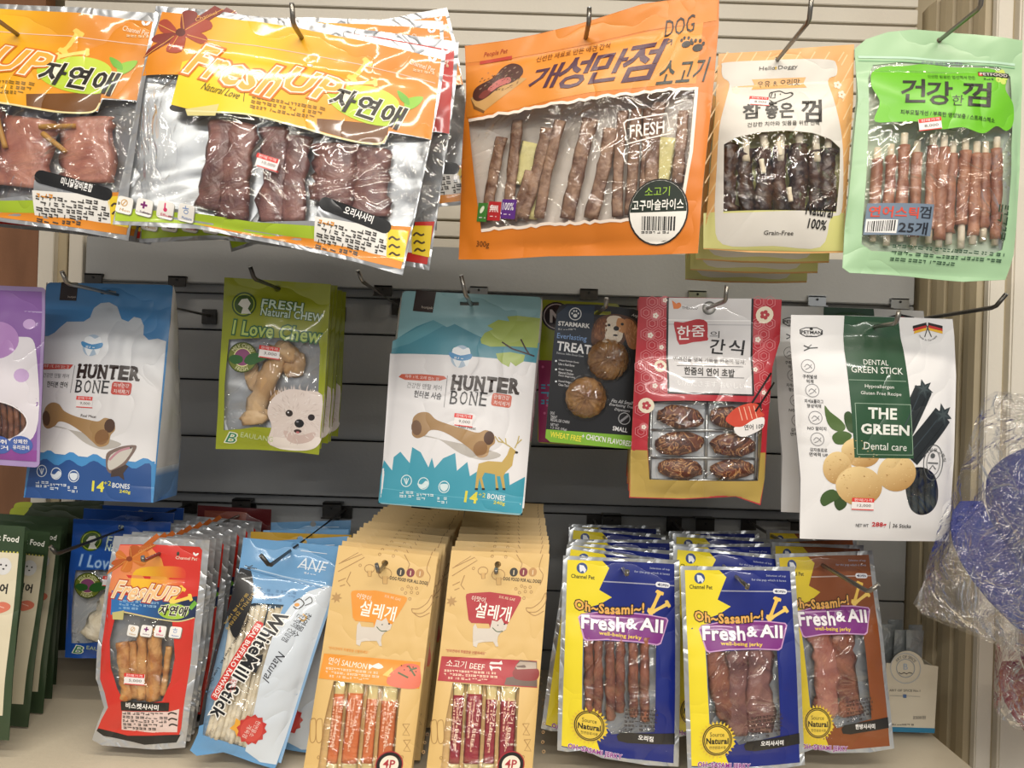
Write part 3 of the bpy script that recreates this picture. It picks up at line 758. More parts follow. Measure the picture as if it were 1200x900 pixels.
A3.T('소고기', 777, 227, 27, 10, '#9ac23c', 5.2, part='round_label', mat='paper'); A3.T('고구마슬라이스', 777, 242, 56, 11, '#f6f4ee', 5.2, bold=.018, ol=((.05, '#16261a'),), part='round_label', mat='paper')
x = 759
while x < 793:
    w = random.choice([.6, .9, 1.5, 2.0]); A3.Rc(x+w/2, 263, w, 15, '#222222', 5.2, part='round_label', mat='paper'); x += w+random.choice([.6, .9, 1.3])
A3.fine(776, 273, 36, 1, 4, 2.6, '#333333', 5.2, 0, 6, part='round_label')
A3.build()
for i, (a, c, w) in enumerate((((592, 160), (573, 258), 15), ((613, 140), (598, 258), 14), ((650, 150), (618, 256), 16), ((666, 142), (640, 256), 14), ((700, 138), (672, 256), 18), ((724, 150), (700, 256), 17),
        ((738, 130), (731, 254), 13), ((753, 128), (745, 252), 12), ((765, 126), (757, 250), 12), ((778, 120), (768, 222), 15), ((804, 130), (797, 215), 13), ((628, 200), (606, 258), 12))):
    A3.stick('meat_slice', [a, ((a[0]+c[0])/2+(i % 3-1)*2, (a[1]+c[1])/2), c], w, 'slice', .3, .25, .35+.06*(i % 4), 12, i)
for a, c, w in (((628, 165), (613, 215), 24), ((640, 200), (628, 256), 16), ((785, 160), (776, 214), 24)): A3.stick('paper_sachet', [a, ((a[0]+c[0])/2, (a[1]+c[1])/2), c], w, 'sachet', .1, .05, .25, 6)
place(A3, 692, 34, 1.02, 3, 'orange-brown bag hidden behind the large orange bag, its edges showing', 'large bags behind the front orange one')
place(A3, 690, 46, 1.09, 0, 'farthest large bag on the orange bag hook, only its underside visible', 'large bags behind the front orange one')

# ---- white and peach chew pouch
A4 = Bag('chew_pouch', 'white and peach striped pouch with dark chew sticks and a dog line drawing', 'pouch',
         [(842, 62), (1000, 53), (987, 296), (824, 293)], (1.0, 1.0, 1.0, 1.0), .022, .012, body=(.18, 1.0), wr=.0012, seed=13, wf=9, mat='soft', back='#d8d98a', backmat='soft')
A4.base('#e6b070', [(842, 63), (920, 58), (1001, 52), (1000, 120), (994, 200), (988, 296), (940, 297), (880, 296), (824, 292), (832, 200), (838, 130)], holes=[circle(911, 70, 3.6)])
for k in range(30):
    t = k*12-40
    p = [(842+t, 62), (846+t, 62), (846+t-110, 262), (842+t-110, 262)]
    # stripes are only drawn at the two sides
    for lo, hi in ((826, 842), (986, 1000)):
        seg = []
        f = lambda x: 62+(842+t-x)/110*200
        ya, yb = f(lo), f(hi)
        y0, y1 = max(64, yb), min(255, ya)
        if y1-y0 < 3: continue
        X = lambda y: 842+t-(y-62)/200*110
        e = lambda y: (max(lo, min(hi, X(y))), y)
        A4.Ln([(X(y0), y0), (X(y1), y1)], 1.5, '#f0cf9c', .6)
for k in range(9): A4.Ln([(846+k*17, 72), (853+k*17, 61)], 1.5, '#f0cf9c', .6)
A4.Pg([(824, 250), (990, 250), (988, 294), (940, 295), (880, 294), (824, 291)], '#d9d88c', 1)
A4.Pg([(852, 73), (912, 70), (970, 70), (980, 76), (980, 88), (970, 95), (976, 125), (984, 165), (986, 215), (984, 250), (970, 258), (960, 290), (905, 289), (846, 287), (836, 255), (838, 200), (842, 150), (850, 118), (855, 98), (847, 90), (846, 78)], '#dfdcd5', 1.3, True, k=4)
wn = [(846, 172), (860, 165), (885, 160.5), (915, 159), (945, 161), (968, 167), (981, 176), (980, 215), (977, 251), (930, 250), (880, 252), (845, 252), (845, 210)]
A4.window(wn)
# the white print leaves the window open: cut it with the same outline
lw = A4.items['print'][-1]; A4.items['print'][-1] = ([lw[0][0], A4.wins[-1][::-1]],)+lw[1:]
A4.T('Hello Doggy', 912, 80, 45, 6, '#3a3834', 3); A4.El(909, 80, 1.6, 2, '#d8b860', 3.4, n=8)
A4.Pg([(881, 93), (944, 91), (941, 98), (944, 104), (912, 105), (880, 106), (884, 99)], '#e9b676', 2.5); A4.T('우유 & 오리맛', 912, 98, 50, 8, '#2c241c', 3.2, -1)
A4.Ln([(898, 121), (900, 112), (905, 110), (912, 109), (918, 112), (925, 111), (926, 114), (920, 118), (912, 121), (904, 124), (899, 121)], 1.2, '#1c1a18', 3, True)
A4.Ln([(903, 111), (900, 118), (905, 118), (906, 112)], 1.2, '#1c1a18', 3.2); A4.El(912, 113, .9, .9, '#1c1a18', 3, n=6); A4.El(925.5, 112, 1.6, 1.2, '#1c1a18', 3, n=6)
for ch, bx in (('참', (868, 125, 887, 143)), ('좋', (893, 124, 907, 144)), ('은', (909, 125, 925, 143)), ('껌', (935, 121, 958, 147))): brush(A4, ch, *bx, '#16130f', 0, .022, 0)
A4.T('건강한 치아와 잇몸을 위한 선택', 913, 150, 83, 5.6, '#2a2622', 3, 0, bold=.008)
A4.sticker(887, 121.5, 22, 11, '8,000', 9, 4.5)
A4.T('Natural', 956, 249, 33, 13, '#14120f', 4, 5, bold=.02); A4.T('100%', 954, 265, 22, 10.5, '#14120f', 4, 5, bold=.02); A4.T('Grain-Free', 909, 275, 34, 4.8, '#33302a', 3, 0, bold=.01)
for cx, cy in ((981, 100), (985, 112), (862, 106)):
    for a in range(5): A4.El(cx+3*math.cos(a*1.257), cy+3*math.sin(a*1.257), 2.1, 2.1, '#ece2cf', 2, n=8)
A4.build()
for i, x in enumerate((854, 872, 892, 913, 934, 953, 970)):
    A4.stick('chew_stick', [(x, 170+(i*7) % 9), (x+(i % 3-1)*2, 210), (x-1+(i % 2)*3, 249)], 18 if i % 2 else 21, 'dark', .8, .55, .45, 14, i+3)
    A4.stick('rawhide_core', [(x, 160), (x+(i % 3-1)*2, 178+(i % 2)*14)], 9, 'hide', .8, .2, .62, 6, i)
for x, y in ((886, 200), (918, 232), (905, 180)): A4.stick('rawhide_core', [(x, y-8), (x+3, y+8)], 6, 'hide', .8, .2, .95, 6)
stack(A4, 3, .004, .05, -.006, lambda i: ['pouch directly behind the white and peach one, its yellow-green foot showing', 'third pouch back behind the white and peach one', 'rearmost pouch, lowest foot behind the white and peach one'][i], 'pouches behind the white and peach one')

# ---- green zip bag of salmon stick chews
A5 = Bag('chew_bag', 'clear and mint green zip bag of thin pink chew sticks with a lime label', 'bag',
         [(1000, 45), (1199, 45), (1183, 330), (988, 321)], (1.0, 1.0, .98, .98), .022, .010, body=(.15, .98), wr=.0028, seed=17, wf=13, mat='soft', back='#c6d6c0', backmat='soft')
A5.base('#a4cba2', [(1001, 58), (1015, 46), (1040, 38), (1070, 35), (1110, 37), (1160, 42), (1199, 47), (1199, 110), (1194, 200), (1186, 300), (1178, 328), (1130, 330), (1060, 324), (995, 320), (987, 314), (990, 270), (997, 190), (1003, 120)], holes=[circle(1101, 47, 3.2)])
wn = [(1022, 78), (1060, 74), (1120, 74), (1170, 80), (1184, 90), (1184, 140), (1178, 220), (1170, 295), (1150, 303), (1080, 300), (1018, 296), (1007, 288), (1009, 230), (1014, 150), (1015, 95)]
A5.window(wn, mat='film')
A5.Ln([(1005, 68), (1080, 70), (1190, 76)], 2.6, '#bfe3cd', 2); A5.Ln([(1005, 72.5), (1080, 74.5), (1190, 80)], 1.4, '#84b98c', 2)
A5.T('손으로 눌러 닫으세요', 1103, 75, 48, 4, '#7a7a9a', 3, 2)
A5.Pg([(1020, 88), (1034, 80), (1060, 79), (1085, 76), (1120, 80), (1160, 82), (1178, 92), (1176, 108), (1186, 125), (1184, 148), (1174, 158), (1160, 154), (1142, 164), (1118, 158), (1090, 160), (1068, 151), (1040, 150), (1020, 147), (1026, 125), (1018, 105)], '#6cc024', 1.5, True)
for ch, bx in (('건', (1051, 97, 1078, 127)), ('강', (1080, 100, 1109, 130)), ('껌', (1122, 101, 1155, 131))): brush(A5, ch, *bx, '#10160c', 0, .018, .1)
brush(A5, '한', 1108, 118, 1121, 131, '#10160c', 0, .0)
A5.T('신선한 원료만 엄선해서 만든', 1112, 93.5, 55, 5, '#1d3a12', 3, 2); A5.T('피부모질개선 / 부족한 영양보충 / 스트레스해소', 1103, 143, 110, 6, '#1d3a12', 3, 4, bold=.012)
for a in range(5): A5.El(1172+5*math.cos(a*1.257), 92+6*math.sin(a*1.257), 4, 4, '#c9dc6a', 2, n=8)
A5.Rc(1163, 89.5, 37, 6, '#1b1a18', 3, 2); A5.Rc(1147, 89, 4.6, 5.2, '#c8321e', 3.4, 2); A5.T('PETFOOD', 1163, 89.5, 33, 3.8, '#f4f0ea', 4, 2); A5.fine(1166, 96, 32, 1, 3, 3, '#3a5a2a', 3, 2, 4)
A5.sticker(1080, 154, 26, 14, '8,000', -8, 5)
A5.Pg([(1011, 243), (1085, 246), (1083, 281), (1008, 278)], '#6f8196', 4, part='blue_label', mat='paper')
A5.T('연어스틱', 1040, 254, 54, 12, '#d8452c', 5, 2, bold=.02, part='blue_label', mat='paper'); A5.T('껌', 1075, 255, 13, 13, '#1a2230', 5, 2, bold=.01, part='blue_label', mat='paper')
A5.T('25개', 1062, 272, 33, 13, '#141c2a', 5, 2, bold=.02, part='blue_label', mat='paper'); A5.Rc(1027, 269, 34, 15, '#eeeeee', 5, 2, part='blue_label', mat='paper')
x = 1012
while x < 1042:
    w = random.choice([.6, 1, 1.6]); A5.Rc(x+w/2, 269, w, 12, '#222222', 5.4, 2, part='blue_label', mat='paper'); x += w+random.choice([.6, .9, 1.3])
A5.fine(1105, 303, 130, 3, 7, 4, '#3a5a44', 3, 4, 12); A5.fine(1167, 262, 34, 2, 8, 6, '#26402a', 4, 95, 3)
A5.build()
for i, (x, y) in enumerate(((1028, 175), (1043, 172), (1057, 160), (1075, 167), (1092, 160), (1103, 163), (1116, 168), (1129, 166), (1141, 170), (1154, 168), (1167, 163))):
    dx = -6+i*.3
    A5.stick('chew_stick', [(x, y+14), (x+dx*.5, (y+280)/2), (x+dx, 262+(i*13) % 22)], 13, 'salm', .9, .35, .35+.1*(i % 3), 12, i+40)
    A5.stick('rawhide_core', [(x+.3, y), (x+dx*.5, 220), (x+dx, 284+(i*5) % 9)], 8, 'hide', .9, .15, .35+.1*(i % 3), 6, i)
hook(354, 45, .9, .865, 'brass-toned hook through the centre left orange and yellow pouch')
hook(13, 35, .92, .87, 'hook tip above the pouch cut off at the left edge', tx=-.006)
hook(687, 41, .93, .90, 'hook through the top of the large orange bag', tip=.016, lean=.1)
hook(911, 70, 1.0, .895, 'long hook rising to the top edge, holding the white and peach pouch', tip=.03, lean=.3)
hook(1101, 47, 1.0, .915, 'long hook holding the mint green zip bag at top right', tip=.03, lean=.3)
# ================================================================ MIDDLE ROW
M['gusset'] = filmmat('frosted_side_film', .04, .16, 9, .003, haze=.93)
M['marble'] = None
def marbled():
    m, nt, out = newmat('marbled_jerky'); p = nt.nodes.new('ShaderNodeBsdfPrincipled'); nt.links.new(p.outputs[0], out.inputs[0])
    tc = nt.nodes.new('ShaderNodeTexCoord'); w = nt.nodes.new('ShaderNodeTexNoise'); w.inputs['Scale'].default_value = 38; w.inputs['Detail'].default_value = 2; w.inputs['Distortion'].default_value = 3.5
    nt.links.new(tc.outputs['Object'], w.inputs['Vector'])
    r = nt.nodes.new('ShaderNodeValToRGB'); e = r.color_ramp.elements
    e[0].position = .40; e[0].color = (*lin('#4a2418'), 1); e[1].position = .62; e[1].color = (*lin('#6a3421'), 1)
    a = e.new(.50); a.color = (*lin('#5d2c1c'), 1); b = e.new(.53); b.color = (*lin('#d0a06a'), 1); c = e.new(.57); c.color = (*lin('#6a3421'), 1)
    nt.links.new(w.outputs['Fac'], r.inputs[0]); nt.links.new(r.outputs[0], p.inputs['Base Color']); p.inputs['Roughness'].default_value = .4
    nt.links.new(bumpnode(nt, 60, .002, ridged=False), p.inputs['Normal']); return m
M['marble'] = marbled()
def bonepic(b, pts, x0, y0, x1, y1):
    b.Pg([(x0+4, y0+26), (x0+30, y0+30), ((x0+x1)/2+10, y1-4), (x1-12, y1+3), (x1+6, y1-4), ((x0+x1)/2+8, y1-16)], '#b9b4ae', 2.0, True)
    b.Pg(pts, ('g', '#8f6c43', '#b08d5f', x0, y1, (x0+x1)/2, y0), 2.4, True)
def tooth(b, x, y, k=1):
    b.El(x, y, 11*k, 13*k, '#a9c0d6', 2.1)
    b.Pg([(x-9*k, y-8*k), (x-3*k, y-11*k), (x+3*k, y-8*k), (x+9*k, y-10*k), (x+11*k, y-1*k), (x+7*k, y+12*k), (x+2*k, y+4*k), (x-3*k, y+13*k), (x-8*k, y+4*k)], '#e8eef4', 2.4, True, k=3)
    b.Pg([(x-12*k, y-5*k), (x, y-1*k), (x+12*k, y-3*k), (x+11*k, y+3*k), (x, y+5*k), (x-11*k, y+1*k)], '#4b8fc4', 2.8, True, k=3)
    b.fine(x, y+2, 14*k, 1, 3, 2.6, '#e8eef4', 3.2, 2, 3)
def slab(b, txt, x, y, w, h, col, rot=0, bold=.045):
    """slab-serif capitals: letters with bars at the stem ends"""
    n = len(txt); cw = w/n
    c, s_ = math.cos(math.radians(rot)), math.sin(math.radians(rot))
    foot = {'H': (-.3, .3), 'U': (), 'N': (-.3,), 'T': (0,), 'E': (-.3,), 'R': (-.3, .32), 'B': (-.32,), 'O': (), 'A': (-.36, .36), 'F': (-.3,)}
    head = {'H': (-.3, .3), 'U': (-.3, .3), 'N': (-.3, .3), 'T': (), 'E': (-.3,), 'R': (-.3,), 'B': (-.32,), 'O': (), 'A': (), 'F': (-.3,)}
    for i, ch in enumerate(txt):
        X = (i-(n-1)/2)*cw
        b.T(ch, x+X*c, y+X*s_, cw*.76, h, col, 3.4, rot, bold=bold)
        for tb, yy in ((foot, h*.46), (head, -h*.46)):
            for f in tb.get(ch, ()):
                px, py = X+f*cw*.9, yy
                b.Rc(x+px*c-py*s_, y+px*s_+py*c, cw*(.36 if bold > .02 else .26), h*(.14 if bold > .02 else .06), col, 3.5, rot)
def smallicons(b, pts, col='#dfe8f2'):
    for i, (x, y) in enumerate(pts):
        b.Ring(x, y, 6.5, 7, 1, col, 2.6, n=16); b.fine(x, y+15, 16, 2, 4.2, 3, col, 3, 2, i+2)
        if i == 0:
            for dx in (-2, 0, 2): b.Ln([(x, y+4), (x+dx*1.4, y-3)], 1, col, 3)
        elif i == 1: b.Pg([(x-7, y), (x-2, y+1), (x+3, y-3), (x+6, y), (x+2, y+5), (x-4, y+5)], col, 3, True, k=3)
        else: b.Pg([(x-4, y-3), (x+4, y-3), (x+4, y+2), (x, y+5), (x-4, y+2)], col, 3, True, k=3)
# ---- purple pouch at the left edge
B1 = Bag('stick_pouch', 'purple pouch with small brown sticks behind an oval window, cut by the left edge', 'pouch',
         [(-62, 332), (54, 337), (46, 548), (-72, 540)], 1.05, .012, .006, body=(.14, .97), wr=.001, seed=21, back='#8f7aa5')
B1.roundbase('#a58fc0', .006)
B1.Pg([(-56, 338), (50, 342), (47, 470), (43, 540), (-64, 532)], '#8a5fa8', 1); B1.Ln([(-58, 362), (50, 366)], 1.5, '#b9a4d2', 1.6)
B1.Pg([(-40, 440), (0, 405), (28, 395), (44, 410), (44, 505), (10, 520), (-50, 515)], '#e3dfe8', 1.4, True); B1.Pg([(-64, 516), (-20, 520), (12, 524), (44, 528), (43, 541), (-64, 534)], '#8f4a9c', 1.6)
B1.El(0, 399, 26, 22, '#b486c6', 1.5); B1.El(30, 440, 8, 8, '#c7a9d8', 1.8, n=14); B1.El(36, 380, 7, 6, '#c9a6dc', 1.8, n=14)
wn = circle(-6, 493, 41, 26, 24); B1.window(wn); lw = B1.items['print']; lw[2] = ([lw[2][0][0], B1.wins[-1][::-1]],)+lw[2][1:]
lw[0] = ([lw[0][0][0], B1.wins[-1][::-1]],)+lw[0][1:]
B1.Ring(-6, 493, 42, 25, 1.4, '#f2eef4', 2)
for x, t1, t2 in ((27, '상쾌한', '유리관리'), (3, '구취', '제거')):
    B1.El(x, 521, 13, 10.5, '#4a68b4', 3, n=20); B1.T(t1, x, 517, 16, 5, '#f4f4fa', 3.6, bold=.02); B1.T(t2, x, 524, 18, 5, '#f4f4fa', 3.6, bold=.02)
B1.build()
for i, x in enumerate((-2, 5, 12, 19, 27)): B1.stick('meat_stick', [(x, 468), (x+2, 495), (x+1, 516)], 6.5, 'beef', .8, .2, .5, 8, i)

# ---- the blue bone pouch
bb = dict(body=(.12, 1.12), wr=.0010, wf=7, mat='soft', backmat='soft')
B2 = Bag('bone_pouch', 'blue and white stand-up pouch with bone and leaping fish, at left', 'pouch', [(55, 331), (203, 334), (180, 589), (28, 583)], (1.14, 1.14, 1.10, 1.10), .016, .004, seed=23, back='#5f93c4', **bb)
B2.gd = .075
B2.roundbase('#4f8fca', .006, holes=[slot(127, 343, 9, 2.2)])
B2.Pg([(51, 396), (58, 396), (66, 392), (72, 386), (80, 379), (92, 379), (100, 379), (107, 374), (110, 362), (118, 356), (128, 355), (137, 360), (144, 376), (152, 379), (158, 373), (166, 375), (170, 384), (170, 395), (176, 401), (186, 399), (195, 402), (183, 545), (34, 530)], ('g', '#c2cdd8', '#ebeaec', 110, 360, 100, 450), 1, False)
B2.Rc(81, 342, 20, 22, '#2b1d1a', 2, 1); B2.T('hutjak', 85, 349, 10, 3, '#d8ccc0', 3, 0)
tooth(B2, 112, 408)
slab(B2, 'HUNTER', 132, 440, 72, 15, '#2b1c18', 2.5, .05); slab(B2, 'BONE', 114.5, 457, 41, 15, '#2b2a2e', 2, .0)
B2.Rc(147.5, 459, 22, 15, '#c8493e', 2.5, 2, 3); B2.T('피부건강', 147.5, 455.5, 17, 4.6, '#f6e4e0', 3, 2, bold=.01); B2.T('치석제거', 147.5, 462.5, 17, 4.6, '#f6e4e0', 3, 2, bold=.01)
B2.Pg([(52, 429), (91, 431), (87, 436), (53, 436)], '#c8493e', 2.4); B2.T('하루 1개, 오래 씹는 껌', 70, 432.8, 32, 3.8, '#f8e8e4', 3, 2)
B2.T('건강한 덴탈 케어', 70, 443.5, 33, 5.5, '#7a7a80', 3, 2); B2.T('헌터본 연어', 72, 454, 26, 7, '#2e2e34', 3, 2, bold=.012); B2.Ln([(93, 432), (89, 464)], .7, '#8a8a90', 3)
B2.sticker(106, 475, 19, 13, '9,000', 2, 4)
bonepic(B2, [(55, 490), (58, 480), (66, 475), (75, 477), (82, 485), (95, 491), (110, 495), (122, 497), (130, 493), (139, 497), (141, 506), (136, 513), (133, 523), (123, 526), (115, 520), (104, 510), (88, 500), (76, 497), (70, 502), (61, 505), (55, 500)], 54, 475, 141, 526)
B2.El(59, 493, 5, 9, '#5f4229', 2.8, -15, 14); B2.El(135, 502, 6, 8, '#513422', 2.8, 0, 14); B2.El(126, 515, 8, 9, '#8a633d', 2.9, 20, 14); B2.T('Real Meat', 111, 491, 18, 3, '#3a2a20', 3, 4)
W1 = [(42+i*4.6, 531+i*.37+3.2*math.sin(i*1.05)) for i in range(31)]
B2.Pg([(45, 531)]+W1+[(184, 542), (180, 589), (28, 583)], '#4a94d2', 1.5)
W2 = [(41+i*4.7, 542+i*.2+3.6*math.sin(i*1.0+1.2)) for i in range(30)]
B2.Pg(W2+[(179, 548), (178, 589), (30, 583), (38, 545)], '#2c5596', 1.9)
B2.Pg([(163, 524), (150, 525), (138, 529), (131, 534), (130, 545), (131, 552), (135, 556), (142, 553), (150, 548), (158, 537), (163, 529)], '#7e6a62', 2.6, True, k=3)
B2.Pg([(160, 527), (148, 529), (136, 535), (132, 545), (134, 552), (142, 549), (152, 541)], '#cfcac2', 2.9, True, k=3); B2.Ln([(157, 527), (145, 531), (134, 541)], 2.4, '#c08a96', 3.2, True)
B2.Pg([(136, 553), (141, 551), (152, 546), (155, 548), (149, 556), (150, 564), (144, 559), (135, 560)], '#4a3c38', 3.0); B2.El(158, 527, 1, 1, '#111111', 3.6, n=6)
smallicons(B2, [(53, 553), (71, 556), (92, 559)])
B2.T('14', 120, 570.5, 13, 11, '#e6df4a', 3, 3, bold=.03); B2.T('+2', 131, 567, 8, 5, '#e6df4a', 3, 3); B2.T('BONES', 146, 570, 19, 5.4, '#e6ecf2', 3, 3, bold=.02); B2.T('240g', 150, 577, 12, 4.4, '#e6df4a', 3, 3, bold=.02)
B2.build(); gusset(B2, '#dfe8f0', 'gusset', (.86, '#6a96cc'))
for i in range(5):
    u = .8; v = .42+i*.11; a = B2.at(u, v, 1); c = B2.at(u, v, -1); p = a.lerp(c, .5)+Vector((-.012, 0, 0))
    bm = bmesh.new(); tube(bm, [p+Vector((-.03, -.008, -.03)), p, p+Vector((.026, .008, .024))], [.010, .013, .010], 8, .5, True, .4, i, Vector((0, 1, 0)))
    finish('bone_sachet', bm, M['sachetblue'] if 'sachetblue' in M else M.setdefault('sachetblue', plainmat('blue_grey_sachet', '#3d5e8a', .25, bump=(50, .006), c2='#b8c4cc', nscale=30)), B2.root, True)
# ---- the teal bone pouch
B4 = Bag('bone_pouch', 'teal and white stand-up pouch with bone and standing deer, hanging in the centre', 'pouch', [(472, 341), (635, 348), (612, 604), (443, 590)], (1.14, 1.14, 1.09, 1.09), .016, .004, seed=25, back='#7fb0ba', **bb)
B4.gd = .075
B4.roundbase('#8dbbc4', .006, holes=[slot(550, 356.5, 11, 2.2)])
B4.Pg([(460, 405), (464, 400), (488, 385), (508, 377), (524, 386), (533, 382), (555, 394), (572, 402), (600, 404), (632, 404), (628, 428), (540, 422), (458, 418)], '#4d8fa2', 1)
B4.Pg([(460, 402), (508, 377), (520, 384), (500, 396), (480, 406), (459, 411)], '#62a0b0', 1.2)
B4.Pg([(457, 417), (540, 421), (628, 428), (614, 596), (446, 585)], '#e6e5e8', 1.5)
B4.Pg([(563, 401), (568, 393), (578, 388), (571, 384), (584, 376), (597, 378), (594, 372), (606, 371), (633, 374), (630, 410), (600, 409), (575, 410), (564, 406)], '#a5ba60', 1.8)
B4.Pg([(581, 418), (598, 416), (615, 419), (613, 427), (604, 433), (598, 428), (596, 434), (588, 430), (583, 425)], '#a5ba60', 1.9)
for l in ([(588, 404), (600, 412), (626, 420)], [(610, 400), (616, 412), (620, 418)], [(600, 412), (592, 407)]): B4.Ln(l, 1.8, '#3c2a30', 2.2)
B4.Rc(497.5, 354, 24, 26, '#2b1d1a', 2, 3); B4.T('hutjak', 501, 362, 14, 4, '#d8ccc0', 3, 3)
tooth(B4, 540, 422, 1.05)
slab(B4, 'HUNTER', 569, 455, 80, 16, '#2b1c18', 3, .05); slab(B4, 'BONE', 549.5, 471.5, 45, 16, '#2b2a2e', 3, .0)
B4.Rc(587.5, 473.5, 23, 15, '#cb5f48', 2.5, 3, 3); B4.T('관절건강', 587.5, 470, 18, 4.8, '#f6e4e0', 3, 3, bold=.01); B4.T('치석제거', 587.5, 477, 18, 4.8, '#f6e4e0', 3, 3, bold=.01)
B4.Pg([(471, 442), (521, 445.5), (516, 451), (475, 449)], '#cb5f48', 2.4, True, k=2); B4.T('하루 1개, 오래 씹는 껌', 495, 447, 40, 4, '#f8e8e4', 3, 3)
B4.T('건강한 덴탈 케어', 498, 457.5, 41, 6.5, '#77777c', 3, 3); B4.T('헌터본 사슴', 502, 467.5, 32, 8, '#2e2e34', 3, 3, bold=.012); B4.Ln([(525, 445), (521, 482)], .7, '#8a8a90', 3)
B4.sticker(543.5, 497, 21, 14, '9,000', 3, 4.5); B4.T('Real Meat', 548, 505, 20, 3.4, '#3a2a20', 4, 4)
bonepic(B4, [(484, 505), (485, 494), (492, 488), (503, 488), (512, 496), (528, 502), (545, 507), (560, 511), (569, 508), (578, 512), (580, 522), (574, 528), (571, 537), (561, 539), (553, 531), (538, 520), (520, 510), (506, 508), (499, 514), (490, 517), (484, 513)], 482, 487, 580, 539)
B4.El(489, 505, 6, 9, '#6b4a2d', 2.8, -15, 14); B4.El(573, 517, 6, 8, '#513422', 2.8, 0, 14); B4.El(563, 529, 8, 9, '#8f6a42', 2.9, 20, 14)
B4.Pg([(446, 560), (450, 541), (460, 553), (462, 538), (470, 532), (481, 545), (484, 527), (494, 533), (503, 550), (507, 539), (510, 551), (520, 540), (534, 534), (536, 554), (548, 544), (551, 560), (570, 548), (582, 560), (596, 556), (597, 570), (616, 560), (611, 602), (444, 589)], '#3f9cb4', 1.9)
B4.Ln([(449, 573), (530, 583), (612, 590)], .8, '#5fb3c8', 2.2)
B4.Pg([(561, 546), (572, 543), (588, 544), (594, 536), (597, 528), (599, 527), (605, 532), (602, 536), (600, 548), (592, 556), (590, 560), (592, 574), (589, 574), (586, 560), (582, 560), (584, 574), (581, 574), (580, 558), (568, 556), (565, 562), (568, 574), (565, 574), (562, 562), (560, 574), (557, 573), (559, 556)], '#c3a65a', 2.6)
for l in ([(598, 527), (590, 522), (584, 521), (580, 515)], [(590, 522), (584, 516)], [(603, 528), (606, 522), (608, 514)], [(606, 523), (611, 518)], [(593, 524), (592, 517)]): B4.Ln(l, 1.3, '#c0ac6a', 2.9)
B4.El(605, 533, 2, 1.4, '#2a2018', 3, n=8)
for x in (558.5, 566.5, 582.5, 590.5): B4.Rc(x, 574.5, 3.4, 2.2, '#2a2018', 3)
smallicons(B4, [(477, 565), (497, 568), (521, 572)], '#d8eaee')
B4.T('14', 552.5, 583.5, 14, 12, '#dfd648', 3, 3, bold=.03); B4.T('+2', 565, 581, 8, 5, '#dfd648', 3, 3); B4.T('BONES', 581.5, 583.5, 20, 5.6, '#e4eef0', 3, 3, bold=.02); B4.T('240g', 585, 590.5, 13, 4.6, '#dfd648', 3, 3, bold=.02)
B4.build(); gusset(B4, '#bcc8cc', 'gusset', (.8, '#3f8ea4'))

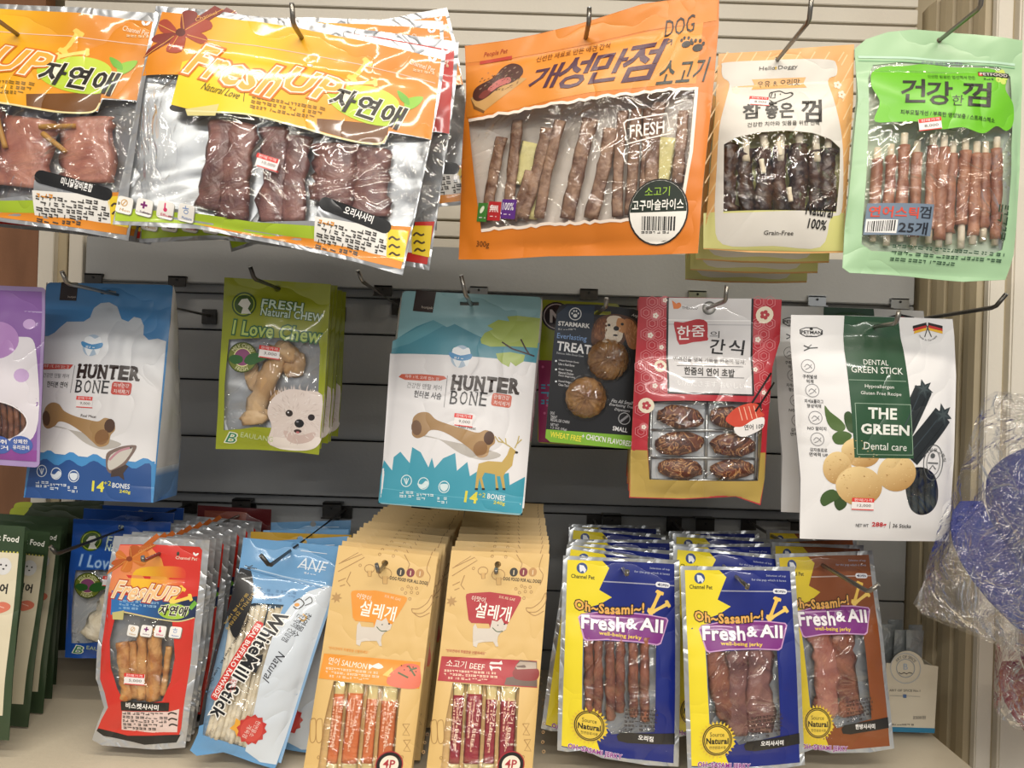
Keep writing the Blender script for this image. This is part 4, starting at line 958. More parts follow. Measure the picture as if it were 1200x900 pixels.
def chewart(b, c1, c2, c3):
    b.base(c1, [(263, 325), (325, 329), (388, 333), (384, 400), (380, 470), (374, 533), (350, 530), (300, 527), (253, 526), (256, 470), (260, 400)], holes=[circle(325, 338, 4)])
    wn = [(270, 398), (320, 396), (374, 399), (376, 410), (374, 455), (372, 500), (340, 502), (300, 500), (280, 503), (263, 504), (265, 450)]
    b.window(wn)
    b.El(287, 357, 14.5, 14.5, '#3c5a1e', 2); b.Ring(287, 357, 12.5, 12.5, 1.2, '#a7b83a', 2.4); b.Pg([(280, 357), (284, 351), (291, 350), (295, 356), (292, 362), (296, 368), (284, 368), (286, 361)], '#e4e6dc', 2.6)
    b.T('FRESH', 332, 358, 47, 10, '#d8ecd8', 3, 3, bold=.02, ol=((.05, c2),)); b.T('Natural CHEW', 343, 369, 70, 9, '#d8ecd8', 3, 3, bold=.02, ol=((.05, c2),))
    b.T('I Love Chew', 326, 389, 101, 16, c3, 3, 3, bold=.02, sh=.05, ol=((.07, c2),))
    b.El(287, 419, 18, 18, '#6f7a2c', 2.4); b.Ring(287, 419, 18, 18, 1.2, '#3f4a18', 2.6); b.El(287, 419, 10.5, 10.5, '#8a4a74', 2.8); b.Ring(287, 419, 11, 11, 1.2, '#e0dca0', 3)
    b.T('MILK CHEW', 287, 419, 28, 4.6, '#e8e6b8', 3.2, 0, circ=13.6); b.T('FRESH', 287, 419, 15, 4.6, '#e8e6b8', 3.2, 0, circ=-14)
    for l in ([(270, 421), (276, 416), (286, 418), (287, 424), (278, 427)], [(289, 424), (294, 416), (306, 414), (318, 419), (308, 424), (297, 428)]): b.Pg(l, '#2f5f2a', 3.4, True, k=3)
    b.sticker(319, 413.5, 24, 14, '3,000', 5, 5)
    b.Pg([(314, 518), (320, 500), (316, 485), (319, 472), (328, 462), (342, 456), (360, 458), (378, 463), (376, 500), (374, 520), (364, 527), (346, 528), (326, 525)], '#e6d9d3', 2.4, True, k=3)
    b.fur(346, 460, 26, 8, ['#e6d9d3'], 40, 8, 1, 2.5, -90)
    b.Pg([(318, 512), (345, 514), (375, 512), (373, 522), (362, 527), (344, 528), (322, 524)], '#f3e9e2', 2.8, True, k=3); b.Pg([(334, 504), (352, 510), (370, 506), (366, 516), (350, 520), (338, 516)], '#d6bfb8', 2.9, True, k=3)
    b.fur(348, 490, 28, 30, ['#f4ece8', '#d9cac4', '#efe4de', '#cfc0ba'], 170, 6, .8, 2.95, None, 4)
    for x, y, rx, ry, c in ((341, 484, 4.2, 4, '#2a2122'), (366, 489, 4, 3.8, '#2a2122'), (352, 496, 5.6, 5, '#17161a'), (350, 505, 4.6, 2.2, '#3a2024'), (350, 506.5, 2, 1.2, '#c8767a'), (340, 483, 1, 1, '#e8e8f0'), (350, 494, 1.6, 1, '#8a8a94')): b.El(x, y, rx, ry, c, 3.4+rx*.01+(.3 if rx < 2.5 else 0), n=12)
    b.Pg([(256, 512), (275, 503), (300, 505), (316, 512), (300, 514), (280, 512), (262, 522)], c1, 2.2, True); b.T('B', 273, 513, 11, 12, '#2f7f5a', 3, 5, sh=.4, ol=((.06, '#e8ecd8'),)); b.T('EAULANG', 302, 512, 38, 6, '#c8d8a0', 3, 6, sh=.1)
# ---- green milk chew pouches
B3 = Bag('chew_pouch', 'front olive green pouch with knotted chew bones and a white puppy printed on it', 'pouch', [(262, 326), (387, 333), (374, 533), (253, 526)], 1.10, .012, .006,
         body=(.1, .97), wr=.0018, seed=27, wf=16, back='#b4b8bc', backmat='foil', group='olive green chew pouches')
chewart(B3, '#99a31c', '#2f6a40', '#b8cf6a')
B3.build()
for a, c, s_ in (((345, 405), (295, 495), 1), ((298, 415), (290, 450), 2)):
    pass
B3.stick('knotted_chew', [(330, 408), (322, 430), (306, 462), (298, 492)], 24, 'hide2', .55, .5, .5, 14, 4)
B3.blob('chew_knot', 337, 413, 17, 11, .009, 'hide2', 35, .55, .35, 2); B3.blob('chew_knot', 300, 488, 20, 10, .009, 'hide2', -12, .55, .35, 3)
B3.stick('knotted_chew', [(293, 425), (300, 450), (330, 470)], 18, 'hide2', .5, .5, .3, 12, 8); B3.blob('chew_knot', 345, 428, 12, 16, .008, 'hide2', 20, .35, .35, 5)
for i, (px, py, d, r) in enumerate(((331, 339, 1.15, .5), (337, 340, 1.19, -.6), (345, 345, 1.24, .4), (352, 348, 1.30, -.8))):
    place(B3, px, py-8, d, r, ['olive green pouch directly behind the front puppy pouch', 'olive green pouch third from the front on the puppy pouch hook',
          'olive green pouch fourth from the front on the puppy pouch hook', 'rearmost olive green pouch on the puppy pouch hook, darkest in shade'][i], 'olive green chew pouches', ('pouch', 'print', 'window_film'))

# ---- black blister card with two round treats, and the lime and magenta pouch behind it
Bm = Bag('snack_pouch', 'lime and magenta pouch half hidden behind the black blister card', 'pouch', [(634, 351), (726, 356), (718, 524), (630, 519)], 1.2, .010, .006, wr=.001, seed=29, mat='soft', back='#8a8a20')
Bm.roundbase('#a4ac1e', .006)
Bm.Pg([(631, 422), (722, 426), (718, 523), (631, 518)], '#9c2a5e', 1); Bm.El(652, 371, 17, 17, '#2a1420', 2, n=24); Bm.Ring(652, 371, 15, 15, 1.2, '#d8c8d0', 2.4); Bm.T('N', 651, 371, 12, 14, '#e8e0e8', 3, bold=.04)
for k in range(9): Bm.El(636+(k*37) % 20, 430+k*9, 1.6, 1.6, '#d06a98', 2, n=8)
Bm.fine(640, 462, 12, 3, 9, 6, '#4aa0c0', 2.4, 0, 3); Bm.build()
B5 = Bag('blister_card', 'black hanging card with two round brown treats under clear domes', 'blister card', [(653, 355), (756, 362), (745, 527), (639, 517)], 1.12, .0006, .0006, wr=.0004, seed=31, mat='card', back='#9a9a98', backmat='card')
B5.base('#15161a', [(652, 366), (656, 358), (664, 356), (700, 357), (742, 362), (753, 366), (756, 374), (754, 400), (750, 460), (746, 518), (742, 526), (736, 526), (645, 518), (639, 513), (640, 500), (645, 440)], holes=[slot(702, 367, 14, 2)])
B5.Pg([(653, 368), (665, 358), (697, 358), (694, 400), (680, 440), (645, 440)], ('g', '#22344a', '#15161a', 660, 365, 672, 430), 1, False)
B5.Pg([(640, 503), (747, 511), (746, 518), (742, 526), (736, 526), (645, 518), (639, 513)], '#82b836', 1.6)
B5.T("WHEAT FREE", 663, 511.5, 36, 6.4, '#f0e84a', 3, 4, bold=.02); B5.T("+ CHICK'N FLAVORED", 711, 515.5, 58, 6.4, '#f4f4f0', 3, 4, bold=.02)
B5.Ring(674, 368, 7.5, 7.5, 1, '#e8ecf0', 2); B5.El(674, 370, 2.6, 2.2, '#e8ecf0', 2, n=10)
for dx, dy in ((-3.6, -.6), (-1.4, -3.4), (1.4, -3.4), (3.6, -.6)): B5.El(674+dx, 368+dy, 1, 1.3, '#e8ecf0', 2, n=7)
B5.T('STARMARK', 672.5, 380.5, 37, 5, '#f2f4f6', 3, 1, bold=.03); B5.fine(672, 386, 36, 1, 3, 2, '#c8ccd0', 3, 1, 3)
B5.T('Everlasting', 670, 396, 35, 8, '#7fa4d8', 3, 2, bold=.01); B5.T('TREATS', 675.5, 408, 46, 10.5, '#f0f2f6', 3, 3, bold=.025); B5.T('Delicious, Edible Dental Chew', 668, 415.6, 32, 2.6, '#c8ccd0', 3, 3)
for y, a in ((423, ('Unique Formula Chews', 'Like a Real Bone')), (433, ('Great Tasting,', 'Natural Chicken', 'Flavor Dogs Love')), (447, ('Dental Ridges', 'Clean Teeth'))):
    B5.Rc(651.5, y, 2, 2, '#e8e8ec', 3); 
    for j, t in enumerate(a): B5.T(t, 654+len(t)*.62, y+j*3.8+.6, len(t)*1.18, 2.7, '#e8e8ec', 3, 3)
for j, t in enumerate(('DOG', 'TREAT', 'REGAL DE CHIEN', 'NET WT', '1.2 OZ (35g)')): B5.T(t, 645+len(t)*.8, 484+j*4.6, len(t)*1.55, 3.2, '#d8d8dc', 3, 3)
for j, t in enumerate(('Fits All Small', 'Everlasting Treat', 'Dispensers')): B5.T(t, 729, 471+j*5, len(t)*1.75, 4, '#d8d8dc', 3, 3, sh=.3)
B5.Ring(731.5, 490.5, 7, 7, .7, '#c8c8cc', 3); B5.Ln([(727, 494), (736, 487)], 2.6, '#9a9aa0', 3); B5.T('SMALL', 726.5, 503, 17, 5, '#f0f0f2', 3, 4, bold=.02); B5.T('Angel', 745, 370.5, 10, 4, '#e8e8e8', 3, 8, sh=.3)
for pts, c, l in (([(698, 376), (708, 370), (722, 368), (738, 372), (747, 380), (750, 396), (748, 408), (740, 409), (734, 398), (728, 404), (716, 408), (704, 402), (694, 404), (693, 390)], '#5e3a22', 2),
                  ([(732, 374), (741, 376), (747, 386), (750, 400), (745, 409), (737, 407), (733, 396), (730, 384)], '#b87a4a', 2.5), ([(712, 372), (722, 370), (729, 374), (730, 388), (728, 398), (720, 402), (710, 398), (709, 384)], '#e8dccb', 2.6),
                  ([(700, 378), (709, 373), (712, 382), (708, 396), (700, 398), (695, 392)], '#7c4a28', 2.6), ([(724, 373), (733, 376), (733, 388), (728, 390), (722, 384)], '#c58a54', 2.9)): B5.Pg(pts, c, l, True, k=3)
B5.fur(741, 392, 7, 14, ['#c98c5a', '#a06a3c', '#8a5a34', '#dca878'], 60, 5, .7, 3.1, 80, 2); B5.fur(702, 386, 8, 12, ['#8a5a34', '#4c2e1a', '#a87448'], 50, 5, .7, 3.1, 80, 3); B5.fur(720, 390, 8, 12, ['#f4ece0', '#d6c4b0', '#c8b49c'], 50, 4, .6, 3.1, 90, 5)
for x, y, rx, ry in ((713.5, 381, 1.8, 1.6), (729, 380, 1.9, 1.7), (722, 385, 3.4, 2.8), (721, 393, 3, 1.1)): B5.El(x, y, rx, ry, '#1c1212', 3.6, n=10)
B5.build()
M['treat'] = plainmat('pressed_brown_treat', '#7e5630', .5, bump=(140, .004), c2='#b58850', nscale=30)
for cx, cy in ((712.5, 421.5), (686.5, 466)):
    for nm, R, hh, mt, rid in (('round_treat', 24, .010, 'treat', True), ('clear_dome', 27, .018, 'film', False)):
        c = B5.at(*B5.uv(cx, cy), 1); sc = B5.W/B5.suw; ex = (B5.P[1]-B5.P[0]).normalized(); ez = B5.n.cross(ex)
        bm = bmesh.new(); rings = []
        NR = 12 if rid else 9; NS = 60 if rid else 32
        prof = [0, .12, .22, .34, .42, .55, .66, .78, .88, .95, .99, 1.0] if rid else [0, .2, .4, .6, .75, .88, .95, .99, 1.0]
        for i, t in enumerate(prof):
            if i == 0: rings.append([bm.verts.new(c+B5.n*(hh*1.05+(0.002 if rid else 0)))]); continue
            ring = []
            for k in range(NS):
                a = 2*PI*k/NS; h = hh*math.sqrt(max(0, 1-t**2.6)) if rid else hh*(1-t**4)
                if rid:
                    if .3 < t < .92: h += .0042*(.5+.5*math.cos(a*15))*math.sin((t-.3)/.62*PI)
                    if t < .3: h += .0024*(.5+.5*math.cos(a*8))
                    if abs(t-.34) < .05: h -= .0012
                rr = R*sc*t*(1+(.02*math.cos(a*15) if rid and t > .9 else 0))
                ring.append(bm.verts.new(c+ex*rr*math.cos(a)+ez*rr*math.sin(a)+B5.n*(h+.0006)))
            rings.append(ring)
        for k in range(NS): bm.faces.new((rings[0][0], rings[1][k], rings[1][(k+1) % NS]))
        for r0, r1 in zip(rings[1:], rings[2:]):
            for k in range(NS): bm.faces.new((r0[k], r1[k], r1[(k+1) % NS], r0[(k+1) % NS]))
        finish(nm, bm, M[mt], B5.root, True)

# ---- red and white pouch with six marbled treats
B6 = Bag('tray_pouch', 'front red, white and gold pouch with six marbled brown pieces in a silver tray', 'pouch', [(748, 348), (915, 351), (893, 591), (738, 583)], 1.08, .020, .008, body=(.3, .97), wr=.0018, seed=33, wf=12,
         back='#a58f52', backmat='soft', group='red, white and gold tray pouches')
B6.base('#b42a36', [(749, 348), (830, 349), (916, 351), (914, 400), (905, 430), (898, 500), (896, 560), (891, 592), (862, 582), (800, 585), (737, 583), (740, 520), (744, 430)], holes=[circle(831, 361, 4.5)])
B6.Pg([(739, 527), (757, 527), (760, 561), (800, 562), (850, 563), (887, 563), (889, 530), (896, 530), (896, 560), (890, 590), (862, 581), (800, 584), (738, 582)], '#b49a4e', 1)
def hexa(cx, cy, r):
    for q in (1, .55):
        for k in range(6):
            a0, a1 = PI/3*k+PI/6, PI/3*(k+1)+PI/6
            B6.Ln([(cx+r*q*math.cos(a0), cy+r*q*math.sin(a0)), (cx+r*q*math.cos(a1), cy+r*q*math.sin(a1))], .6, '#d98a90', 1.2)
for x0, n in ((750, 2), (888, 2)):
    for j in range(13):
        for i in range(n+(j % 2 == 0)): 
            x, y = x0+i*14+(0 if j % 2 == 0 else 7), 354+j*12.6
            if not (y > 462 and x > 752 and x < 892) and x-6 > 746-(y-350)*.03 and x+5 < 912-(y-350)*.09: hexa(x, y, 7)
for x, y, r in ((768, 370, 6), (896, 369, 10), (762, 393, 6), (773, 429, 7), (766, 452, 5.5), (888, 398, 6), (884, 433, 5), (756, 475, 9), (753, 500, 5), (779, 352, 5), (893, 460, 5), (775, 407, 5)):
    B6.El(x, y, r, r, '#ece2cc' if r > 6.4 else '#c86a70', 1.8, n=16)
    for a in range(5): B6.El(x+r*.34*math.cos(a*1.257), y+r*.34*math.sin(a*1.257), r*.25, r*.25, '#b8414a' if r > 6.4 else '#efe6dc', 2.1, n=7)
B6.Pg([(781, 349), (883, 350), (881, 464), (780, 461)], '#1c1a1c', 2); B6.Pg([(783.5, 349), (880.5, 350), (878.5, 462), (782, 459)], '#d6d5d8', 2.3)
B6.Ln([(783, 375), (880, 376)], 1.2, '#f0f0f2', 2.6); B6.Ln([(783, 380), (880, 381)], .8, '#aaaab0', 2.6)
B6.Pg([(787, 352), (796, 359), (795, 362), (789, 362)], '#e07a2a', 2.8); B6.El(795, 358, 3, 3.4, '#e07a2a', 2.7, n=10); B6.T('THEKICO', 808, 361, 18, 3.4, '#4a4a4e', 3, 1)
B6.Ring(831, 361, 8, 8, 3.4, '#6a6a66', 3); B6.Ring(831, 361, 6, 6, 1.4, '#a8a8a2', 3.3)
B6.Pg([(790, 377), (800, 378), (812, 375), (820, 374), (829, 378), (829, 394), (829, 399), (812, 401), (796, 404), (792, 392), (790, 384)], '#b2232c', 2.8, True, k=2)
B6.T('한', 801, 390, 15, 16, '#f4eeee', 3.2, -3, bold=.01); B6.T('줌', 818, 388, 15, 13, '#f4eeee', 3.2, -3, bold=.01); B6.T('의', 837.5, 392, 11, 8, '#2a2628', 3.2)
B6.T('간', 841, 406, 17, 17, '#1f1c1e', 3.2, 3, bold=.015); B6.T('식', 863, 407, 17, 17, '#1f1c1e', 3.2, 3, bold=.015)
B6.T('반려견을 행복 가득을 한줌에 행사,', 831, 422.5, 83, 6, '#3a3638', 3.2, 1.5); B6.T('한줌의 연어 초밥', 829.5, 436, 58, 9, '#1c1a1c', 3.2, 1.5, bold=.03)
B6.Ln([(792, 428.5), (870, 430)], .7, '#3a3a3c', 3); B6.Ln([(792, 442), (870, 443)], .7, '#3a3a3c', 3); B6.T('いただきます おいしい!', 832, 450.5, 80, 7, '#f6f6f8', 3.2, 1.5)
wn = [(760, 470), (800, 469), (850, 470), (890, 472), (891, 500), (889, 540), (887, 563), (850, 563), (800, 562), (760, 561), (757, 520)]
B6.window(wn)
for l in (([(903, 437), (878, 472)], 2.4), ([(907, 448), (882, 482)], 2.4)): B6.Ln(l[0], l[1], '#17130f', 4)
B6.Pg([(846, 492), (852, 483), (862, 476), (876, 472), (886, 474), (889, 482), (894, 486), (886, 490), (878, 492), (866, 500), (858, 500)], '#cf4a34', 3.6, True, k=3)
for k in range(4): B6.Ln([(862+k*6, 477-k*.6), (866+k*6, 492-k*.8)], 1.1, '#f0b8a0', 3.9)
B6.Pg([(856, 500), (866, 499), (880, 491), (893, 489), (892, 500), (880, 507), (866, 511), (858, 507)], '#f2efee', 3.8, True, k=3); B6.T('연어 10P', 880, 499.5, 24, 6.5, '#2a2a30', 4.4, -6, bold=.01)
B6.build()
# silver tray with raised ribs behind the film, then the six pieces
bm = bmesh.new()
def seg(x0, y0, x1, y1, w, dep=.35):
    a, c = B6.inner(x0, y0, dep), B6.inner(x1, y1, dep); m = (a+c)/2; tube(bm, [a, m, c], w, 6, 1.2)
for y in (471, 503.5, 536, 562): seg(762, y, 888, y+1.5, .0022)
for x in (763, 828.5, 887): seg(x, 471, x-2, 562, .0026)
finish('tray_rib', bm, M['zinc'], B6.root, True)
bm = bmesh.new(); N = 16; g_ = [[bm.verts.new(B6.inner(760+i*8, 470+j*5.8, .28)) for i in range(N+1)] for j in range(N+1)]
for j in range(N):
    for i in range(N): bm.faces.new((g_[j][i], g_[j][i+1], g_[j+1][i+1], g_[j+1][i]))
finish('tray', bm, plainmat('silver_tray', '#d3d7da', .35, metallic=.35, bump=(40, .002)), B6.root, True)
for i, (x, y, rx, ry, r) in enumerate(((796, 488.5, 27, 13.5, 4), (855, 489, 25, 13, 5), (795, 519.5, 29, 14, -4), (857, 521, 27, 14, 3), (796, 549, 26, 12.5, 3), (857, 550, 26, 12, -3))):
    B6.blob('marbled_treat', x, y, rx, ry, .008, 'marble', r, .55, .22, i)
for i, (px, d, lb) in enumerate(((826, 1.13, 'red and gold pouch directly behind the front tray pouch'), (823, 1.18, 'third red and gold pouch on the tray pouch hook'), (820, 1.24, 'rearmost red and gold pouch, its gold edge lowest at left'))):
    place(B6, px, 352+i*2, d, .6*i, lb, 'red, white and gold tray pouches')

# ---- white potato pouches
B8 = Bag('stick_pouch', 'front white pouch with green band, potatoes and dark star-shaped sticks', 'pouch', [(927, 369), (1116, 373), (1110, 634), (937, 631)], 1.05, .018, .010, body=(.1, 1.02), wr=.0014, seed=35, wf=8, mat='soft',
         back='#c9c9cc', backmat='soft', group='white potato stick pouches')
B8.base('#e8e8ea', [(927, 369), (1000, 370), (1116, 374), (1118, 395), (1120, 440), (1117, 540), (1111, 634), (1020, 633), (937, 631), (937, 560), (932, 500), (929, 440), (926, 400)], holes=[slot(1026, 383, 13, 2.4)])
B8.Pg([(989, 370), (1052, 372), (1056, 410), (1060, 470), (1063.5, 536), (995, 535), (991, 470), (987, 410)], ('g', '#1f4a2e', '#2a5236', 1020, 370, 1030, 535), 2, part='green_band', mat='gloss')
g2 = dict(part='green_band')
for l in ([(991, 478), (998, 471.5)],): pass
for a, c in (((996, 472), (1060, 474)), ((1060, 474), (1062.5, 532)), ((1062.5, 532), (998, 531)), ((998, 531), (996, 472))): B8.Ln([a, c], .6, '#9fb8a4', 2.6, part='green_band', mat='gloss')
for t, x, y, w, h, bd in (('DENTAL', 1022, 425, 28, 6, 0), ('GREEN STICK', 1023, 434, 58, 7.5, .01), ('Hypoallergen', 1024.5, 453.5, 33, 5, 0), ('Gluten Free Recipe', 1026, 461.5, 46, 5, 0), ('THE', 1027, 484, 32, 12, .05), ('GREEN', 1030, 502.5, 55, 11, .06), ('Dental care', 1030, 522, 50, 8.5, 0)):
    B8.T(t, x, y, w, h, '#e8ece6', 3.4, 1.5, bold=bd*.6, part='green_band', mat='gloss')
B8.Ln([(990, 445), (1056, 447)], .6, '#9fb8a4', 2.6, part='green_band', mat='gloss')
B8.Pg([(937, 386), (944, 383.5), (957, 383.5), (964, 387), (964, 392), (957, 395), (944, 395), (937, 391)], '#2a2a2c', 1); B8.Pg([(938.2, 386.6), (944, 384.6), (957, 384.6), (962.8, 387.6), (962.8, 391.4), (957, 393.8), (944, 393.8), (938.2, 390.4)], '#e8e8ea', 1.4)
B8.T('PETMAN', 950.5, 389.5, 23, 3.6, '#222224', 2, 1, bold=.03); B8.El(950.5, 385.5, 2, 1.6, '#222224', 2, n=8); B8.fine(950.5, 393, 12, 1, 2, 1.2, '#222224', 2, 1, 3)
B8.Ln([(941, 405), (948, 408), (957, 407.5)], 1.3, '#3a3a3a', 2); B8.Ln([(941, 411), (948, 408)], 1.3, '#3a3a3a', 2); B8.Ln([(945, 408), (950, 404)], .8, '#3a3a3a', 2)
for (x, y, t) in ((945, 429, ('구취발생', '억제')), (949, 457.5, ('치석&플라그', '형성억제')), (952, 489, ('NO 알러지',)), (954, 514, ('감자원료로', '면역력 UP'))):
    B8.Ring(x, y, 7.5, 7.8, .7, '#8a8a8e', 2); B8.Ln([(x-4, y+1), (x-1, y-2), (x+3, y+1), (x+4, y+3)], .8, '#8a8a8e', 2, True); B8.Ln([(x-3, y+4), (x+1, y+2), (x+4, y-2)], .8, '#8a8a8e', 2, True)
    for j, s_ in enumerate(t): B8.T(s_, x+1.5, y+12.5+j*5.4, 4.4*len(s_)*.85 if len(s_) < 6 else 20, 4.4, '#3c3c3e', 2, 1.5, bold=.014)
for sx in (0, 1):
    x0, x1 = ((1069, 1085), (1087, 1104))[sx]; dy0, dy1 = ((4, 0), (0, 4))[sx]
    for j, c in enumerate(('#1c1c1c', '#c4302c', '#e8b832')): B8.Pg([(x0+(2 if not sx else 0)*j*.5, 378+dy0+j*3), (x1, 378+dy1+j*3), (x1, 381.2+dy1+j*3), (x0+j*.6, 381.2+dy0+j*3)], c, 1.6)
B8.Ln([(1084, 379), (1091, 395)], 1, '#2a2a2a', 2); B8.Ln([(1088, 379), (1083, 395)], 1, '#2a2a2a', 2); B8.T('made in Germany', 1087, 388, 24, 2.8, '#4a4a4a', 2, 0, circ=-11)
B8.Pg([(962, 475), (968, 482), (980, 492), (985, 500), (980, 505), (970, 502), (964, 492)], '#4f6a34', 1.4, True, k=3); B8.Pg([(984, 484), (990, 482), (995, 492), (996, 506), (988, 504), (984, 494)], '#35502a', 1.5, True, k=3)
B8.Pg([(970, 511), (976, 505), (986, 505), (992, 510), (984, 519), (974, 519)], '#4a6632', 1.6, True, k=3); B8.Pg([(958, 585), (962, 576), (972, 572), (980, 580), (970, 588), (962, 592)], '#3f5a2c', 1.5, True, k=3); B8.Pg([(974, 590), (975, 578), (984, 578), (988, 590), (980, 597)], '#334c26', 1.4, True, k=3)
for i, (x, y, rx, ry, r) in enumerate(((1002, 529, 22, 17, 10), (976, 547, 16, 19, 10), (1044, 553, 23, 21, -10), (1001, 568, 27, 23, 5))):
    B8.El(x, y, rx, ry, ('g', '#e6cb94', '#b58a50', x-rx*.3, y-ry*.8, x+rx*.3, y+ry), 1.7+i*.14, r, 30)
    for dx, dy in ((-.5, .1), (.2, -.5), (.45, .45)): B8.El(x+rx*dx, y+ry*dy, 1.2, .7, '#a8824e', 2.6, 20, 8)
    B8.fur(x, y, rx*.85, ry*.85, ['#dcc08a', '#c8a468', '#e2ca98'], 30, 2.2, .8, 2.4, 0, i)
for (x0, y0, x1, y1, w, R_) in ((1077, 456, 1052, 505, 22, 12), (1101, 486, 1058, 535, 26, 14)):
    dx, dy = x1-x0, y1-y0; L = math.hypot(dx, dy); nx, ny = -dy/L*w/2, dx/L*w/2
    B8.Pg([(x0+nx, y0+ny), (x0-nx, y0-ny), (x1-nx, y1-ny), (x1+nx, y1+ny)], '#20272b', 1.75); B8.Ln([(x0+nx*.2, y0+ny*.2), (x1+nx*.2, y1+ny*.2)], 1.2, '#36424a', 2.0); B8.Ln([(x0-nx*.55, y0-ny*.55), (x1-nx*.55, y1-ny*.55)], 1.2, '#12181b', 2.0)
    B8.Star(x0, y0, R_*.48, R_, 6, '#2c363a', 2.2, 18); B8.Star(x0, y0, R_*.2, R_*.75, 6, '#414d50', 2.5, 18)
wn = [(1062, 549), (1070, 546), (1080, 548), (1090, 556), (1095, 572), (1094, 588), (1086, 599), (1074, 602), (1063, 596), (1057, 582), (1055, 566)]
B8.window(wn, True, 'film')
B8.Ring(1088, 541, 13, 21, 1, '#5a5e60', 2.6, 3); B8.Ring(1088, 541, 9, 15, .8, '#5a5e60', 2.6, 3); B8.T('감자원료 고품질', 1088, 541, 40, 4.4, '#4a4e50', 2.8, 10, circ=15); B8.El(1087, 533, 3, 3, '#5a5e60', 2.8, n=10); B8.Ln([(1081, 541), (1094, 542)], 1.4, '#5a5e60', 2.8); B8.Ln([(1083, 549), (1087, 544), (1091, 549)], 1.2, '#5a5e60', 2.8)
B8.sticker(1006, 539+50, 26, 14, '12,000', 1, 4)
B8.T('NET WT', 1007, 614.5, 15, 3.8, '#3a3a3c', 2, 1, bold=.01); B8.T('288g', 1026.5, 614, 17, 6.6, '#c23038', 2, 1, bold=.03); B8.Ln([(1039, 610), (1039, 618)], .6, '#3a3a3c', 2); B8.T('36 Sticks', 1053, 615, 22, 4.4, '#2a2a2c', 2, 1, bold=.015)
B8.build()
for i, x in enumerate((1062, 1070, 1078, 1086, 1092)): B8.stick('green_stick', [(x, 546), (x-1, 575), (x, 602)], 8, M.setdefault('charstick', plainmat('charcoal_green_stick', '#1c2428', .4, c2='#39474c')), .8, .2, .55, 8, i)
place(B8, 995, 361, 1.14, .5, 'white potato pouch mostly hidden behind the front one, its left edge showing', 'white potato stick pouches', ('pouch', 'print', 'green_band', 'window_film'))

hook(135, 345, 1.13, 1.01, 'bare metal hook tip to the upper left of the blue bone pouch', tip=.014, tx=-.004)
hook(326, 338, 1.10, 1.0, 'hook holding the olive green puppy pouches', tip=.014, dark=True, tx=-.004)
hook(552, 357, 1.13, 1.03, 'hook through the slot of the teal bone pouch', tip=.026, lean=.3, tx=-.008)
hook(466, 358, 1.46, 1.12, 'empty hook on the grey panel left of the teal bone pouch', tip=.014, tx=-.006)
hook(703, 365, 1.12, 1.05, 'hook tip through the black blister card', tip=.010)
hook(829, 361, 1.08, .99, 'hook through the grommet of the red and white pouch', tip=.018, lean=.3)
hook(1024, 383, 1.05, .99, 'hook through the slot of the white potato pouch', tip=.014)
hook(984, 389, 1.47, 1.0, 'long empty hook sticking out right of the white potato pouch', tip=.016, dark=True, tx=.010)
# ================================================================ BOTTOM ROW
# ---- green edged cat food packets
C1 = Bag('food_packet', 'cream and dark green cat food packet nearest the viewer at lower left', 'packet', [(-92, 609), (30, 617), (10, 868), (-110, 862)], 1.07, .010, .006, body=(.12, .97), wr=.001, seed=41,
         mat='soft', back='#34482f', backmat='soft', group='green and cream cat food packets')
C1.base('#34482f', None)
C1.Pg([(-88, 642), (23, 648), (16, 730), (4, 838), (-100, 832)], '#ded5bb', 1)
C1.T('Cat Food', 6, 630, 34, 7, '#eef0e6', 2, 3, bold=.02)
for k in range(26): C1.El(-86+k*4.3, 640.5+k*.27, 1.1, 1.1, '#d8d060', 2, n=6)
C1.El(6, 663, 9, 10, '#dcdcdc', 2, n=16); C1.El(3, 661, 1.2, 1.2, '#202020', 2.4, n=6); C1.El(9, 662, 1.2, 1.2, '#202020', 2.4, n=6); C1.El(6, 666, 1.4, 1, '#202020', 2.4, n=6)
C1.T('연어', 2, 688, 18, 11, '#1c1c1c', 2, 3, bold=.03); C1.Pg([(-6, 708), (6, 704), (14, 708), (12, 714), (0, 717)], '#d97a62', 2, True); C1.Ln([(0, 708), (8, 711)], 1, '#f0c0b0', 2.4)
C1.Pg([(-60, 740), (-20, 742), (-8, 790), (-30, 822), (-70, 810)], '#3a2a22', 2, True)
C1.build()
for i, (px, py, d, r, lb) in enumerate(((-21, 618, 1.11, 1.5, 'second green and cream packet from the left edge'), (8, 618, 1.17, 2.2, 'third green and cream packet, standing a little apart'), (24, 612, 1.22, 1.6, 'fourth green and cream packet beside the blue pouch'),
          (30, 606, 1.28, 0, 'fifth green and cream packet, only its top edge showing'), (36, 604, 1.34, 0, 'rearmost green and cream packet, in shadow'))):
    place(C1, px-4, py, d, r, lb, 'green and cream cat food packets')
CL = Bag('food_packet', 'dark green packet with a lime top corner below the blue bone pouch', 'packet', [(14, 596), (120, 592), (118, 760), (10, 764)], 1.40, .006, .004, wr=.001, seed=43, mat='soft', back='#25301c', backmat='soft', group='dark green packets at the back left')
CL.base('#2c3a20', None); CL.Pg([(14, 596), (34, 595), (26, 606), (13, 610)], '#a8b430', 1, True); CL.build()
place(CL, 70, 588, 1.44, 0, 'second dark green packet, its lime corner just above the first', 'dark green packets at the back left')
